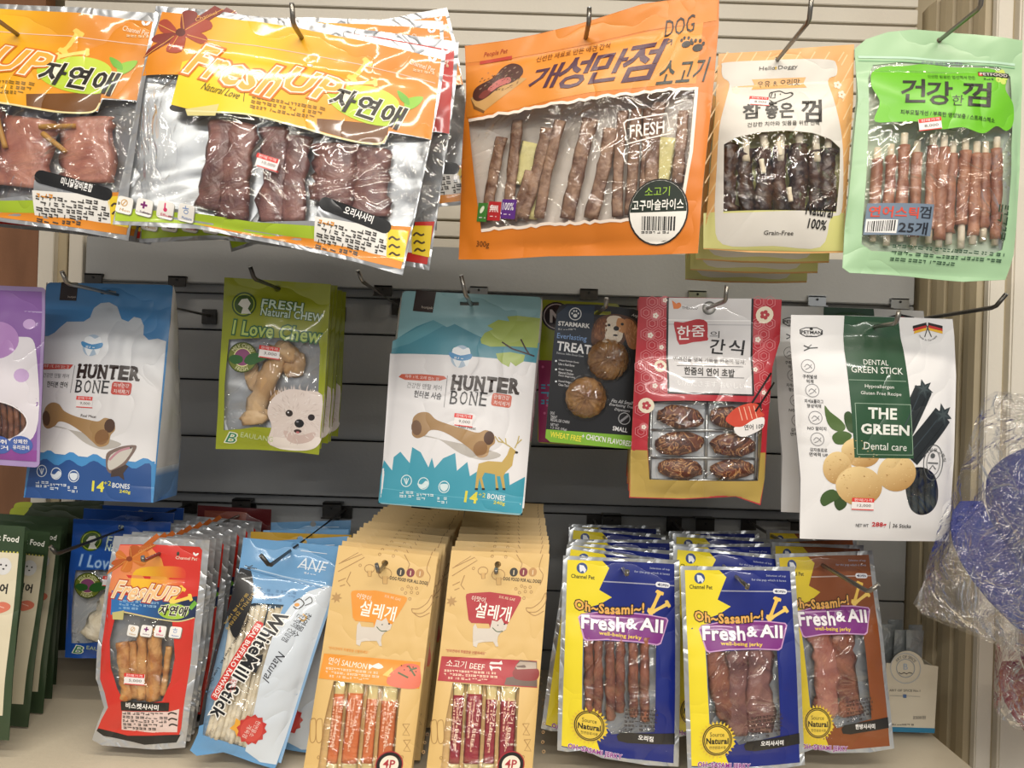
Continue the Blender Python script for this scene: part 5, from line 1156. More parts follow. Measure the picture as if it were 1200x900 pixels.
# ---- blue milk chew pouch behind the red packets
C2 = Bag('chew_pouch', 'crumpled blue chew pouch half hidden behind the red packets', 'pouch', [(84, 609), (200, 612), (188, 778), (75, 771)], 1.23, .014, .006, ref=B3, body=(.1, .97), wr=.003, seed=45, wf=18, back='#c4c8cc', backmat='soft', group='blue chew pouches')
chewart(C2, '#1f50a4', '#3568b8', '#9fc0e8'); C2.build()
C2.stick('knotted_chew', [(330, 408), (322, 430), (306, 462), (290, 492)], 30, 'hide', .6, .5, .5, 12, 4)
place(C2, 150, 599, 1.33, 1, 'blue chew pouch farther back, only its top edge showing', 'blue chew pouches')
place(C2, 165, 594, 1.42, 0, 'rearmost blue chew pouch near the grey panel', 'blue chew pouches')
# ---- red jerky packets
C3 = Bag('jerky_packet', 'front red packet with ribbon bow and golden sticks in a rounded window', 'packet', [(134, 628), (246, 633), (217, 877), (108, 868)], (1.11, 1.11, 1.09, 1.09), .012, .006, body=(.2, .93), wr=.0016, seed=47, wf=20,
         back='#b0b4b8', backmat='foil', group='red jerky packets with silver seams')
C3.base('#c4c7ca', [(134, 628), (190, 630), (246, 633), (241, 690), (231, 780), (222, 840), (217, 876), (190, 878), (150, 876), (120, 873), (108, 867), (114, 850), (124, 828), (119, 814), (112, 796), (114, 760), (122, 700)], holes=[circle(184, 650, 4.6)], mat='seal')
IN = [(141, 638), (180, 638), (234, 641), (237, 645), (233, 692), (224, 780), (213, 853), (207, 870), (170, 872), (122, 862), (114, 856), (120, 843), (129, 828), (125, 812), (118, 796), (119, 762), (126, 705), (134, 660)]
wn = [(137, 722), (148, 717), (165, 720), (185, 724), (205, 727), (207, 745), (208, 770), (203, 797), (193, 820), (172, 823), (150, 822), (141, 806), (133, 782), (131, 750)]
C3.window(wn)
C3.add('print', [C3.UV(IN), C3.wins[-1][::-1]], '#d23226', 1)
C3.Pg([(141, 639), (175, 639), (190, 655), (200, 690), (170, 696), (132, 694), (126, 700), (134, 660)], ('g', '#e27a5e', '#e8a03a', 140, 650, 180, 685), 1.3)
C3.Pg([(160, 668), (205, 664), (218, 672), (208, 694), (160, 694)], ('g', '#f2bc2a', '#d8402a', 172, 680, 216, 676), 1.5, True)
C3.Pg([(132, 692), (146, 697), (180, 702), (205, 703), (232, 699), (230, 724), (212, 727), (190, 724), (165, 719), (148, 716), (131, 721)], ('g', '#2f74ba', '#15264c', 150, 705, 214, 712), 2)
C3.Ln([(148, 717), (165, 720), (190, 724.5), (212, 727.5), (229, 724)], 1.4, '#d8cf96', 2.4, True); C3.Pg([(133, 718), (148, 715), (147, 726), (134, 726)], '#c9c07c', 2.3)
C3.fine(165, 709, 46, 3, 4, 2.6, '#9cc4e4', 2.6, 3, 5)
C3.El(206, 716, 17, 9, '#a4c63a', 2.6, 3); C3.Pg([(222, 712), (229, 704), (232, 708), (226, 715)], '#6fae34', 2.8)
C3.Pg(bonep(209, 697, 7, 4, -50), '#f4c84a', 2.3, True, k=2); C3.Pg(bonep(214, 703, 8, 4, -15), '#f6d25a', 2.5, True, k=2)
C3.T('Fresh', 160, 693, 46, 19, '#f4c890', 3, 3, bold=.016, sh=.3, ol=((.09, '#b8401c'), (.045, '#f7ecd2'))); C3.T('UP', 197, 695, 26, 15, '#f4c890', 3, 3, bold=.016, sh=.3, ol=((.09, '#b8401c'), (.045, '#f7ecd2')))
C3.T('자연애', 206, 715, 30, 11, '#15120e', 4, 3, bold=.03, sh=.15, ol=((.05, '#f4f2dc'),))
C3.T('Channel Pet', 219, 654.5, 25, 3.6, '#f8ecd8', 3, 2); C3.El(228, 649.5, 2.4, 1.2, '#ffffff', 3, 50, 8); C3.El(231, 650, 2.4, 1.2, '#ffffff', 3, -40, 8); C3.El(209, 649, 1.6, 2.6, '#2a3a2a', 3, n=8)
bow(C3, 152, 654, .62, ('#b3561c', '#cf7428', '#8a3c14')); C3.Ln([(160, 649), (186, 627)], 6, '#b9601f', 2.2)
icons(C3, [(160, 738), (176, 738), (192, 738.5), (209, 740)], 13)
C3.sticker(162, 794, 24, 13, '5,000', 0, 5)
C3.Pg([(145, 820), (201, 822), (200, 832), (145, 831)], '#131212', 4); C3.T('비스켓사사미', 170, 826, 38, 6.5, '#f4f2ee', 4.6, 1, bold=.03)
C3.Pg([(146, 832), (200, 833), (212, 830), (208, 858), (180, 858), (143, 855)], '#e7cfc9', 2); C3.fine(170, 844, 48, 5, 4.6, 3.2, '#2c2826', 3, 2, 6)
for k in range(3): C3.Ln([(199, 836+k*7), (203, 834+k*7), (209, 836+k*7)], 1.8, '#2c2826', 3, True)
C3.Pg([(116, 853), (150, 862), (212, 861), (207, 870), (170, 872), (122, 862), (114, 856)], '#121212', 2)
C3.build()
for i, (x0, y0, x1, y1, w) in enumerate(((144, 753, 151, 820, 15), (157, 752, 160, 818, 10), (168, 742, 167, 820, 12), (184, 736, 180, 820, 17), (199, 758, 192, 815, 8))):
    C3.stick('chicken_stick', [(x0, y0), ((x0+x1)/2, (y0+y1)/2), (x1, y1)], w, 'chick', .9, .45, .5, 12, i+60)
g = 'red jerky packets with silver seams'
for i, (px, py, d, r) in enumerate(((199, 629, 1.14, .6), (208, 627, 1.17, 1.6), (219, 625, 1.205, .4), (228, 620, 1.24, 2), (240, 616, 1.28, 1.4), (251, 612, 1.33, .6), (262, 608, 1.38, 2.4))):
    place(C3, px, py, d, r, 'red packet right behind the front one, its white seam beside it' if i == 0 else 'red packet with silver seams in the row behind the front red packet', g)
CR = Bag('jerky_packet', 'dark maroon packet farthest back above the red packets', 'packet', [(232, 592), (318, 597), (312, 760), (226, 756)], 1.43, .006, .004, wr=.001, seed=49, back='#5a1a18'); CR.base('#5e1a1c', None); CR.Pg([(240, 598), (290, 600), (288, 612), (240, 610)], '#8a4a3a', 1); CR.build()

# ---- light blue rawhide stick bags
C4 = Bag('rawhide_bag', 'light blue zip bag of thin white rawhide sticks with slanted black lettering', 'bag', [(284, 630), (402, 641), (322, 902), (222, 884)], (1.12, 1.12, 1.06, 1.06), .018, .008, body=(.18, .97), wr=.0022, seed=51, wf=14,
         mat='gloss', back='#7fa6c8', group='light blue rawhide stick bags')
C4.base('#6499c8', [(285, 630), (340, 635), (402, 641), (396, 670), (391, 700), (372, 750), (350, 820), (333, 880), (322, 901), (295, 893), (262, 882), (230, 886), (222, 880), (232, 860), (240, 810), (252, 760), (268, 716), (278, 680)], holes=[circle(346, 640, 4.4)])
wn = [(270, 716), (300, 709), (334, 711), (326, 735), (314, 780), (302, 830), (290, 877), (262, 868), (238, 862), (243, 820), (255, 770)]
C4.window(wn)
C4.Pg([(281, 667), (289, 668), (296, 680), (297, 700), (290, 722), (270, 716), (256, 768), (244, 815), (239, 850), (233, 852), (240, 810), (252, 760), (268, 716), (276, 685)], '#131214', 1.4)
C4.Pg([(289, 668), (296, 680), (298, 700), (292, 722), (278, 750), (268, 716)], '#131214', 1.5, True)
C4.T('언제까지나 건강하게', 286, 715, 60, 5, '#b99a48', 2, 113); C4.T('물소가죽 100%', 278, 716, 44, 4, '#b99a48', 2, 113)
C4.Pg([(384, 688), (392, 691), (388, 706), (372, 750), (350, 818), (334, 868), (324, 896), (305, 893), (288, 880), (300, 836), (312, 784), (325, 738), (342, 712), (362, 695)], '#cfd8e2', 1.7, False)
C4.Ln([(391, 696), (372, 752), (350, 822), (328, 894)], 3, '#8ab0d6', 2)
C4.Ln([(286, 665), (330, 677), (385, 690)], 1.6, '#a9c8e4', 2); C4.Ln([(286, 668), (330, 680), (380, 692)], .8, '#4b7cab', 2)
C4.T('ANF', 366, 663.5, 31, 14, '#d8e4f0', 2, 7); 
for t in (-12, 9): C4.Ln([(351-t*.1, 661+t*.95-4), (382-t*.1, 665+t*.95-4)], .8, '#d8e4f0', 2)
C4.fine(366, 674, 20, 1, 3, 2.4, '#d8e4f0', 2, 7, 3); C4.Ln([(287, 664), (293, 667), (301, 668)], 1.2, '#2a3a4a', 2); C4.Ln([(290, 667), (296, 664)], 1, '#2a3a4a', 2)
C4.fine(325, 700, 40, 3, 5, 3.2, '#4b7cab', 2, 6, 4)
C4.Rc(279.5, 776, 104, 9.5, '#d0342c', 3, 108.5, 3); C4.T('REAL BUFFALO RAWHIDE', 279.5, 776, 97, 6, '#f8ece8', 3.6, 108.5, bold=.02)
C4.T('High Protein · Low Fat · Low Calorie', 267, 770, 98, 4.6, '#1c1c1e', 3, 108.5, bold=.015)
C4.T('WhiteMill Stick', 293, 781, 138, 16.5, '#17171a', 4, 109, bold=.03, ol=((.06, '#f7f5ef'),))
C4.Pg([(300, 776), (306, 770), (312, 768), (311, 776), (306, 784), (304, 790), (301, 788), (302, 782)], '#17171a', 4); C4.El(307, 779, 2.6, 1.6, '#eeeeee', 4.4, 120, 8)
for t, x, y, w in (('천연물소', 355, 735, 30), ('한파이 건강껌', 345, 738, 34)): C4.T(t, x, y, w, 8, '#1c1c20', 3, 106, bold=.0, sh=.1)
C4.Ln([(345, 708), (352, 704), (357, 710), (350, 716), (345, 713)], 1.3, '#1c1c20', 3, True); C4.El(349, 711, 3, 2.2, '#d8922a', 3.3, n=8); C4.Ln([(356, 722), (360, 726), (356, 730), (352, 726)], 2, '#caa25a', 3, True); C4.Ln([(358, 712), (366, 708), (364, 702), (358, 706)], 1, '#1c1c20', 3, True)
C4.T('Natural', 324, 783, 34, 10, '#2a2a30', 3, 106, sh=.3)
C4.Star(283, 852, 7, 12, 5, '#e8a838', 3.4, 20); C4.Star(297, 855, 15.5, 18.5, 12, '#c0302c', 4); C4.El(297, 855, 13.5, 14.5, '#d0443c', 4.3); C4.T('천연물소', 301, 854, 20, 6, '#f0d8d0', 4.6, 104); C4.T('개육껌', 292, 857, 16, 6, '#f0d8d0', 4.6, 104)
C4.Rc(271+5, 803, 8, 17, '#e8e4e6', 5, 12, part='price_sticker', mat='paper'); C4.fine(276, 803, 12, 3, 3, 2.4, '#c05048', 5.6, 102, 3, part='price_sticker')
C4.build()
for i in range(9):
    x0 = 274+i*7.4; x1 = 243+i*5.6
    C4.stick('rawhide_stick', [(x0, 716-(i*7) % 6), ((x0+x1)/2+3-i*.4, 794), (x1, 864+i*1.4)], 7.6, 'hide', .95, .18, .35+.15*(i % 3), 8, i+80)
for i, (px, py, d, r, lb) in enumerate(((352, 632, 1.17, -9, 'light blue rawhide bag right behind the front one, its red seal darkened by shade'), (358, 621, 1.31, -6, 'light blue rawhide bag behind the mustard one'), (364, 611, 1.40, -7, 'rearmost light blue rawhide bag, under the rail clip'))):
    place(C4, px, py, d, r, lb, 'light blue rawhide stick bags', ('pouch', 'print', 'window_film'))
CY = Bag('rawhide_bag', 'mustard yellow bag edge between the light blue bags', 'bag', [(294, 623), (412, 627), (400, 800), (290, 800)], 1.24, .006, .004, wr=.001, seed=53, mat='soft', back='#9a7a1c'); CY.base('#b8922a', None, holes=[circle(352, 632, 4)]); CY.build()

# ---- kraft stick packets
M['kraft'] = M['matte']
def kraft(b, c, txt, eng, beef=False):
    b.base('#dcb978', None, holes=[circle(451, 661, 4)])
    wn = [(391, 803), (430, 807), (470, 811), (466, 850), (461, 912), (372, 910), (380, 850)]
    b.window(wn, mat='softfilm')
    ln = '#a8814c'
    for cx, cy, r in ((433, 668, 6.5), (451, 674, 8.5)):
        b.Ring(cx, cy, r, r*.85, .9, ln, 1.3, n=16); b.Pg([(cx-r*.35, cy+r*.4), (cx+r*.35, cy+r*.4), (cx+r*.3, cy+r*1.5), (cx-r*.3, cy+r*1.5)], '#d2aa68', 1.4); b.Ln([(cx-r*.35, cy+r*.4), (cx-r*.3, cy+r*1.5), (cx+r*.3, cy+r*1.5), (cx+r*.35, cy+r*.4)], .7, ln, 1.6)
    for cx, cy in ((422, 664), (445, 650), (461, 652), (471, 693), (478, 690), (482, 692), (488, 692), (475, 698), (482, 697), (489, 698), (480, 705), (374, 889), (390, 905), (471, 889), (496, 884)): b.Ring(cx, cy, 1.9, 2, .7, ln, 1.3, n=10)
    b.Ln([(396, 672), (427, 654), (424, 650), (397, 662)], .9, ln, 1.3); b.Ln([(400, 660), (420, 648)], .7, ln, 1.3); b.Ln([(396, 684), (405, 680)], 1, ln, 1.3); b.Ln([(398, 690), (404, 688)], 1, ln, 1.3); b.Ln([(411, 672), (406, 684), (410, 690)], 1, ln, 1.3)
    b.Ln([(474, 650), (480, 662), (478, 668)], .9, ln, 1.3); b.Ln([(505, 652), (500, 668), (504, 678), (500, 690)], .9, ln, 1.3, True)
    b.Ln([(482, 717), (490, 717), (500, 710), (506, 700), (505, 712), (495, 722), (484, 722), (482, 717)], .9, ln, 1.3, True); b.Ln([(484, 722), (492, 727), (503, 722)], .9, ln, 1.3, True)
    b.Star(394, 704, 3.5, 7, 7, '#b48e58', 1.3)
    for cx, cy in ((476, 858), (477, 876)):
        b.Ln([(cx-4, cy-6), (cx+4, cy-6), (cx, cy), (cx+4, cy+7), (cx-4, cy+6), (cx, cy), (cx-4, cy-6)], .8, ln, 1.3)
    for dx in (0, 8): b.Ln([(366+dx, 846), (370+dx, 848), (370+dx, 868), (366+dx, 873), (363+dx, 868), (363+dx, 850), (366+dx, 846)], .8, ln, 1.3, True)
    for i, (x, cc) in enumerate(((469.5, '#2f2a20'), (481, '#7c2230'), (492, '#b98a4e'))): b.El(x, 672+i*.7, 5, 5.6, cc, 2, n=20); b.Rc(x, 672.5+i*.7, 1.2, 6, '#e0c8a0', 2.5)
    b.T('DOG FOOD FOR ALL DOGS', 479, 682.5, 46, 4, '#2c2418', 2, 3, bold=.02)
    b.Pg([(411, 699), (412, 696), (416, 695), (440, 695), (474, 702), (477, 704), (476, 708), (464, 728), (459, 736), (452, 738), (438, 739), (437, 734), (416, 732), (413, 728)], c, 2)
    b.T('이맛이,', 427, 703.5, 19, 7, '#fbf2e2', 2.6, 8); b.T('SUL RE GAE', 460, 704, 20, 3, '#f6dcb8', 2.6, 10); b.T('설레개', 442.5, 720, 43, 18, '#fdf6ea', 2.6, 6, bold=.015)
    dg = '#d6cdc2'
    b.Pg([(418, 737), (421, 733), (423, 739), (438, 740), (441, 730), (447, 732), (452, 728), (455, 735), (459, 736), (457, 742), (450, 746), (447, 750), (446, 756), (447, 762), (444, 762), (441, 756), (428, 756), (423, 757), (421, 762), (417, 760), (417, 750)], dg, 2.9)
    b.El(447.5, 736.5, .8, .8, '#222222', 3.3, n=6); b.El(455.5, 735.5, 1.2, 1, '#222222', 3.3, n=6); b.Ln([(441, 739), (446, 744), (453, 744)], 1, '#3f5a3a', 3.3, True)
    b.T('"반려견에게 특별함을 선물하세요"', 408, 767, 48, 3.6, c, 2, 3)
    b.Pg([(379, 771), (492, 781), (491, 812), (373, 800)], c, 2)
    b.T(txt+' '+eng, 407, 782.5, 46, 8.5, '#fbf2e2', 2.6, 5)
    if beef: b.Pg([(435, 783), (437, 780), (447, 781), (450, 779), (451, 783), (449, 786), (449, 791), (446, 788), (439, 788), (438, 791), (436, 788)], '#f0e8e4', 2.6)
    else: b.Pg([(432, 783), (436, 785), (443, 782), (449, 787), (443, 789), (436, 787), (432, 790)], '#f0e8e4', 2.6, True, k=2)
    b.fine(411, 795, 60, 3, 4.2, 2.6, '#f8dcc0', 2.6, 5, 7)
    if beef:
        b.Pg([(466, 786), (472, 779), (492, 782), (491, 811), (452, 807), (455, 799), (463, 798)], '#6e5a50', 2.6); b.Pg([(465, 790), (492, 790), (490, 803), (466, 801)], '#8a2e2c', 2.9, True); b.Pg([(466, 786), (472, 781), (491, 783), (491, 790), (468, 790)], '#b8a898', 3)
    else:
        b.Pg([(448, 796), (459, 787), (461, 793), (456, 798)], '#e8c86a', 2.6); b.Pg([(454, 806), (455, 797), (462, 790), (474, 783), (488, 784), (492, 790), (491, 810), (470, 811)], '#e0745a', 2.6, True, k=3)
        for l in ([(466, 793), (478, 799)], [(478, 785), (486, 797)], [(480, 790), (488, 788)]): b.Ln(l, 2, '#5c6a44', 3)
        for k in range(6): b.El(470+k*3.4, 785+(k*5) % 9, .8, .8, '#2a1c18', 3.2, n=6)
    b.El(456.5, 897, 15.5, 15.5, '#a82c34', 4, n=32); b.El(456.5, 897, 14.3, 14.3, '#17130f', 4.3, n=32); b.El(456.5, 897, 10.5, 10.5, '#efe4d2', 4.6, n=28)
    b.T('4P', 456.5, 896, 13, 9, '#a82c34', 5, 3, bold=.02); b.Rc(456.5, 904, 13, 3.4, '#a82c34', 5, 3, 1.5); b.T('대용량', 456.5, 886, 12, 2.8, '#efe4d2', 5, 0, circ=12)
def tubes(b, c):
    lab = plainmat('stick_sleeve_'+('beef' if c == '#9c2a35' else 'salmon'), c, .28, bump=(60, .002), coat=.6)
    tub = M.setdefault('tubefoil', plainmat('pale_cream_stick_foil', '#e2cf90', .3, bump=(40, .003), coat=.6))
    for i, (x0, x1, w, yl) in enumerate(((399, 388, 13, 818), (418, 408, 19, 817), (438, 429, 13, 824), (458, 450, 19, 826))):
        b.stick('stick_sachet', [(x0, 803), ((x0+x1)/2, 850), (x1, 906)], w, tub, .35, .15, .4, 10, i)
        t = (yl-803)/100; xs = x0+(x1-x0)*t
        b.stick('sachet_label', [(xs, yl), ((xs+x1)/2+.4, 860), (x1+.8, 896)], w*.97, lab, .36, .04, .52, 8, i)
        b.T('소고기 BEEF' if c == '#9c2a35' else '연어 SALMON', (x0+x1)/2+w*.22, 850, 54, 4.6, '#f4dcc4', 1.5, 96)
        b.fine((x0+x1)/2-w*.12, 852, 60, 2, 4, 2.2, '#f0c8a8', 1.5, 96, i+2)
C5 = Bag('stick_packet', 'front kraft packet of stick treats with orange salmon band', 'packet', [(397, 639), (513, 652), (479, 926), (352, 924)], (1.10, 1.10, 1.02, 1.02), .010, .004, body=(.5, 1.0), wr=.0008, seed=55, wf=8, mat='matte',
         back='#e0ba78', backmat='matte', group='kraft packets with orange salmon bands')
kraft(C5, '#e8962e', '연어', 'SALMON'); tubes(C5, '#d9763c'); C5.build()
C6 = Bag('stick_packet', 'front kraft packet of stick treats with dark red beef band', 'packet', [(529, 645), (644, 649), (622, 926), (497, 924)], (1.10, 1.10, 1.02, 1.02), .010, .004, ref=C5, body=(.5, 1.0), wr=.0008, seed=57, wf=8, mat='matte',
         back='#e0ba78', backmat='matte', group='kraft packets with red beef bands')
kraft(C6, '#b03038', '소고기', 'BEEF', True); tubes(C6, '#9c2a35'); C6.build()
stack(C5, 14, .0011, .0255, .0005, lambda i: 'kraft salmon packet just behind the front one, its badge peeking out at right' if i == 0 else 'kraft salmon packet in the dense row behind, only its top edge showing', 'kraft packets with orange salmon bands', jit=.0016, rz=.012, keep=('pouch', 'print'))
stack(C6, 14, .0004, .0255, .0012, lambda i: 'kraft beef packet just behind the front beef packet' if i == 0 else 'kraft beef packet in the dense row behind, only its top edge showing', 'kraft packets with red beef bands', jit=.0016, rz=.012, keep=('pouch', 'print'))

# ---- blue / brown and yellow jerky packets
def freshall(b, colr, lab, yel='#ecd92a'):
    b.base('#bfc3c6', [(660, 651), (700, 653), (750, 655), (796, 656), (797, 740), (796, 830), (795, 898), (760, 897), (735, 893), (705, 888), (685, 879), (665, 881), (653, 879), (655, 800), (658, 720)], holes=[circle(732, 667, 4)], mat='seal')
    wn = [(683, 750), (725, 752), (768, 756), (767, 800), (766, 857), (735, 859), (716, 860), (704, 842), (682, 834), (682, 790)]
    b.window(wn)
    b.add('print', [b.UV([(665, 656), (730, 658), (790, 661), (791, 740), (790, 830), (789, 894), (735, 889), (705, 884), (685, 875), (668, 877), (658, 875), (660, 800), (663, 720)]), b.wins[-1][::-1]], colr, 1)
    b.Pg([(665, 656), (706, 657.5), (714, 666), (702, 692), (717, 701), (703, 709), (692, 712), (683, 745), (682, 790), (682, 834), (704, 845), (712, 858), (699, 868), (704, 883), (685, 874), (668, 876), (658, 874), (660, 800), (663, 720)], yel, 1.4)
    b.Ln([(683, 748), (682, 790), (682, 834), (703, 843)], 1, '#5a6a8a', 1.8)
    b.El(682, 666, 6.6, 6.6, '#3a4f86', 2, n=20); b.Pg([(679, 662), (684, 663), (687, 668), (685, 672), (683, 669), (680, 671), (679, 667)], '#e4e8f0', 2.5); b.T('Channel Pet', 683, 676.3, 28, 4.6, '#2a2a18', 2, 2, bold=.015)
    b.T('Selection of top', 773, 667, 24, 3, '#b8c0da', 2, 2); b.T('for the pup which it loves', 764, 672, 42, 3.4, '#b8c0da', 2, 2)
    b.Ln([(707, 682), (790, 687)], 1.4, mix(colr, '#ffffff', .35), 2); b.Rc(776.5, 686, 17, 6, '#e6e8f0', 2.3, 3, 2.8); b.T('◀OPEN', 776.5, 686, 13, 3.4, '#1c2450', 2.8, 3, bold=.02)
    b.Pg(bonep(768, 706, 9, 4.4, -66), '#eec65a', 2.2, True, k=2); b.Pg(bonep(772, 714, 9, 4.2, -28), '#f0cd6a', 2.5, True, k=2)
    b.T('Oh~Sasami~!', 714, 713, 82, 11, '#e8b05a', 3, 0, bold=.035, arc=-4, ol=((.07, '#1c140c'),))
    b.Pg([(677, 724), (681, 720), (700, 718), (730, 718), (760, 721), (781, 725), (783, 728), (774, 755), (770, 757), (745, 753), (710, 750), (686, 751), (683, 749)], '#c89ac8', 3.3)
    b.Pg([(678.4, 725), (682, 721.4), (700, 719.4), (730, 719.4), (760, 722.4), (780, 726.4), (781.4, 728.4), (773, 753.6), (769, 755.4), (745, 751.6), (710, 748.6), (687, 749.6), (684.4, 747.6)], '#7c2a80', 3.6)
    b.T('Fresh', 706, 731, 50, 15.5, '#f2eef4', 4.2, 1, bold=.03, ol=((.025, '#5a1a60'),)); b.T('&', 739.5, 732, 12, 11, '#f2eef4', 4.2, 1, bold=.03, ol=((.025, '#5a1a60'),)); b.T('All', 763, 733.5, 26, 14, '#f2eef4', 4.2, 4, bold=.03, ol=((.025, '#5a1a60'),))
    b.T('well-being jerky', 726, 745.4, 50, 5.4, '#f0d24a', 4.2, 3, bold=.02)
    b.Star(690, 850, 18, 22.5, 28, '#e6c63a', 3, 0); b.El(690, 850, 17.6, 18.4, '#1a1610', 3.4, n=32); b.Ring(690, 850, 16.3, 17.1, .6, '#e6c63a', 3.7, n=32); b.El(690, 850, 14.6, 15.3, '#ecce48', 3.9, n=30)
    b.T('Source', 690, 843.5, 17, 5, '#3a3214', 4.4, 2); b.T('Natural', 690, 851, 26, 6.4, '#15130c', 4.4, 2, bold=.035); b.T('천연원료사용', 690, 858.5, 20, 3.6, '#3a3214', 4.4, 2)
    b.Pg([(722, 862), (726, 858), (790, 859), (790, 872), (735, 871), (724, 868)], '#131316', 3, False); b.T(lab, 756, 864.5, 17 if len(lab) < 4 else 27, 6, '#f4f4f4', 3.6, 1, bold=.03)
    b.T('OH~SASAMI JERKY', 697, 881, 62, 7, '#8a2a86', 4, 5, bold=.03, ol=((.05, '#eadcf0'),))
    b.fine(749, 843, 36, 6, 4.6, 2.6, '#3a2c28', 2, 2, 9)
gB = 'blue and yellow jerky packets'
C7 = Bag('jerky_packet', 'left front blue and yellow packet with six reddish brown sticks', 'packet', [(660, 651), (796, 656), (795, 899), (653, 880)], (1.10, 1.10, 1.07, 1.07), .010, .005, body=(.3, .93), wr=.0015, seed=61, wf=18, back='#9ea2a6', backmat='foil', group=gB)
freshall(C7, '#0d2078', '오리껌'); C7.build()
for i, x in enumerate((689, 701, 714, 727, 741, 756)): C7.stick('jerky_stick', [(x, 748), (x+(1, -1)[i % 2], 795), (x-1+(2, 0)[i % 2], 834+(i*5) % 14)], 11.5, 'rust', .9, .4, .5, 14, i+90)
C8 = Bag('jerky_packet', 'middle front blue and yellow packet with dark flat jerky pieces', 'packet', [(797, 663), (931, 664), (943, 897), (806, 905)], (1.075, 1.075, 1.04, 1.04), .010, .005, ref=C7, body=(.3, .93), wr=.0015, seed=63, wf=18, back='#9ea2a6', backmat='foil', group=gB)
freshall(C8, '#0d2078', '오리사사미'); C8.build()
for i, (a, c, w) in enumerate((((695, 748), (706, 830), 26), ((724, 748), (716, 850), 26), ((750, 748), (744, 850), 32))): C8.stick('jerky_piece', [a, ((a[0]+c[0])/2-2, 795), c], w, 'duck' if i else 'rust', .28, .4, .5, 12, i+100)
C9 = Bag('jerky_packet', 'front brown and yellow packet with a pale reddish jerky piece', 'packet', [(908, 649), (1022, 645), (1048, 878), (930, 883)], (1.13, 1.13, 1.10, 1.10), .010, .005, ref=C7, body=(.3, .93), wr=.0015, seed=65, wf=18, back='#9ea2a6', backmat='foil', group='brown and yellow jerky packets')
freshall(C9, '#86471d', '한방사사미', '#dcc42c'); C9.build()
C9.stick('jerky_piece', [(705, 748), (712, 790), (704, 846)], 34, 'pinkm', .25, .5, .5, 12, 111); C9.stick('jerky_piece', [(742, 750), (736, 800), (742, 850)], 36, 'rust', .25, .5, .4, 12, 112)
kp = ('pouch', 'print', 'window_film')
for px, py, d, r, lb in ((729, 648, 1.15, 6.5, 'blue and yellow packet leaning out left behind the left front packet'), (728, 640, 1.20, 3, 'third blue and yellow packet in the left row'), (730, 632, 1.26, -2, 'fourth blue and yellow packet in the left row'),
                         (724, 622, 1.33, 3, 'fifth blue and yellow packet in the left row'), (720, 615, 1.40, -1, 'rearmost blue and yellow packet of the left row')): place(C7, px, py, d, r, lb, gB, kp)
for px, py, d, r, lb in ((852, 645, 1.14, 5, 'blue and yellow packet behind the middle front packet, its logo showing at upper left'), (848, 637, 1.21, -1, 'third blue and yellow packet in the middle row'), (844, 628, 1.29, 3, 'fourth blue and yellow packet in the middle row'),
                         (836, 622, 1.37, -1, 'rearmost blue and yellow packet of the middle row')): place(C8, px, py, d, r, lb, gB, kp)
for px, py, d, r, lb in ((958, 637, 1.20, 4, 'brown and yellow packet right behind the front brown one'), (952, 630, 1.27, 0, 'third brown and yellow packet'), (946, 622, 1.35, 4, 'rearmost brown and yellow packet under the white potato pouches')): place(C9, px, py, d, r, lb, 'brown and yellow jerky packets', kp)

# ---- spice sachet box
o = wpt(1066, 858, 1.235); BX = tag(empty('sachet_box', o), 'small cream display box of silver sachets with round flap and blue base strip', 'box')
k = 1.235/F
bxm = plainmat('cream_box_card', '#d8cfba', .55); blu = plainmat('teal_blue_strip', '#2a7aa0', .45)
def P3(x, y, dy=0): return Vector(((x-1066)*k, dy, -(y-858)*k))
def plate(name, pts, mat, y0, y1, par):
    bm = bmesh.new(); f = [bm.verts.new(P3(x, y, y0)) for x, y in pts]; g_ = [bm.verts.new(P3(x, y, y1)) for x, y in pts]; n = len(pts)
    bm.faces.new(f); bm.faces.new(g_[::-1])
    for i in range(n): bm.faces.new((f[i], g_[i], g_[(i+1) % n], f[(i+1) % n]))
    return finish(name, bm, mat, par)
fl = [(1036, 858), (1036, 778), (1042, 778)]+[(1061+20*math.cos(math.radians(a)), 783-20*math.sin(math.radians(a))) for a in range(168, 11, -12)]+[(1081, 778), (1097, 780), (1095, 858)]
plate('front_panel', fl, bxm, 0, .0008, BX); plate('base_strip', [(1036, 858), (1036, 852.5), (1095.2, 852.5), (1095, 858)], blu, -.0006, 0, BX)
plate('back_panel', [(1036, 858), (1036, 760), (1096, 762), (1095, 858)], bxm, .045, .046, BX); 
for x in (1036.4, 1095): plate('side_panel', [(x-.4, 858), (x-.4, 782), (x+.4, 782), (x+.4, 858)], bxm, .0008, .045, BX)
tb = Bag('box_print', None, None, [(1036, 760), (1096, 762), (1095, 858), (1036, 858)], 1.2345, 0, 0, wr=0, seed=1, mat='card')
tb.base('#dddddd', None)
tb.Ring(1061, 783, 18, 18, 1, '#b9bcc0', 1); tb.Ring(1061, 783, 11, 11, .8, '#9aa2ac', 1); tb.T('ART OF SPICE', 1061, 783, 26, 3.4, '#6a6e74', 1, 0, circ=13.6); tb.T('B', 1061, 781, 5, 7, '#a8b8cc', 1); tb.Ln([(1053, 788), (1056, 789.5), (1059, 788), (1062, 789.5), (1065, 788), (1069, 789)], .8, '#2c2c30', 1)
tb.T('ART OF SPICE No.1', 1060, 809, 36, 2.6, '#4a4a4c', 1); tb.Ln([(1042, 815), (1078, 816)], .4, '#8a8a8c', 1); tb.Rc(1060, 815.6, 4, 4, '#4a6a9a', 1.4); tb.T('2500원', 1077, 840.5, 15, 4.2, '#5a5a5c', 1); tb.fine(1066, 849, 42, 1, 3, 2, '#5a5a5c', 1, 1, 3)
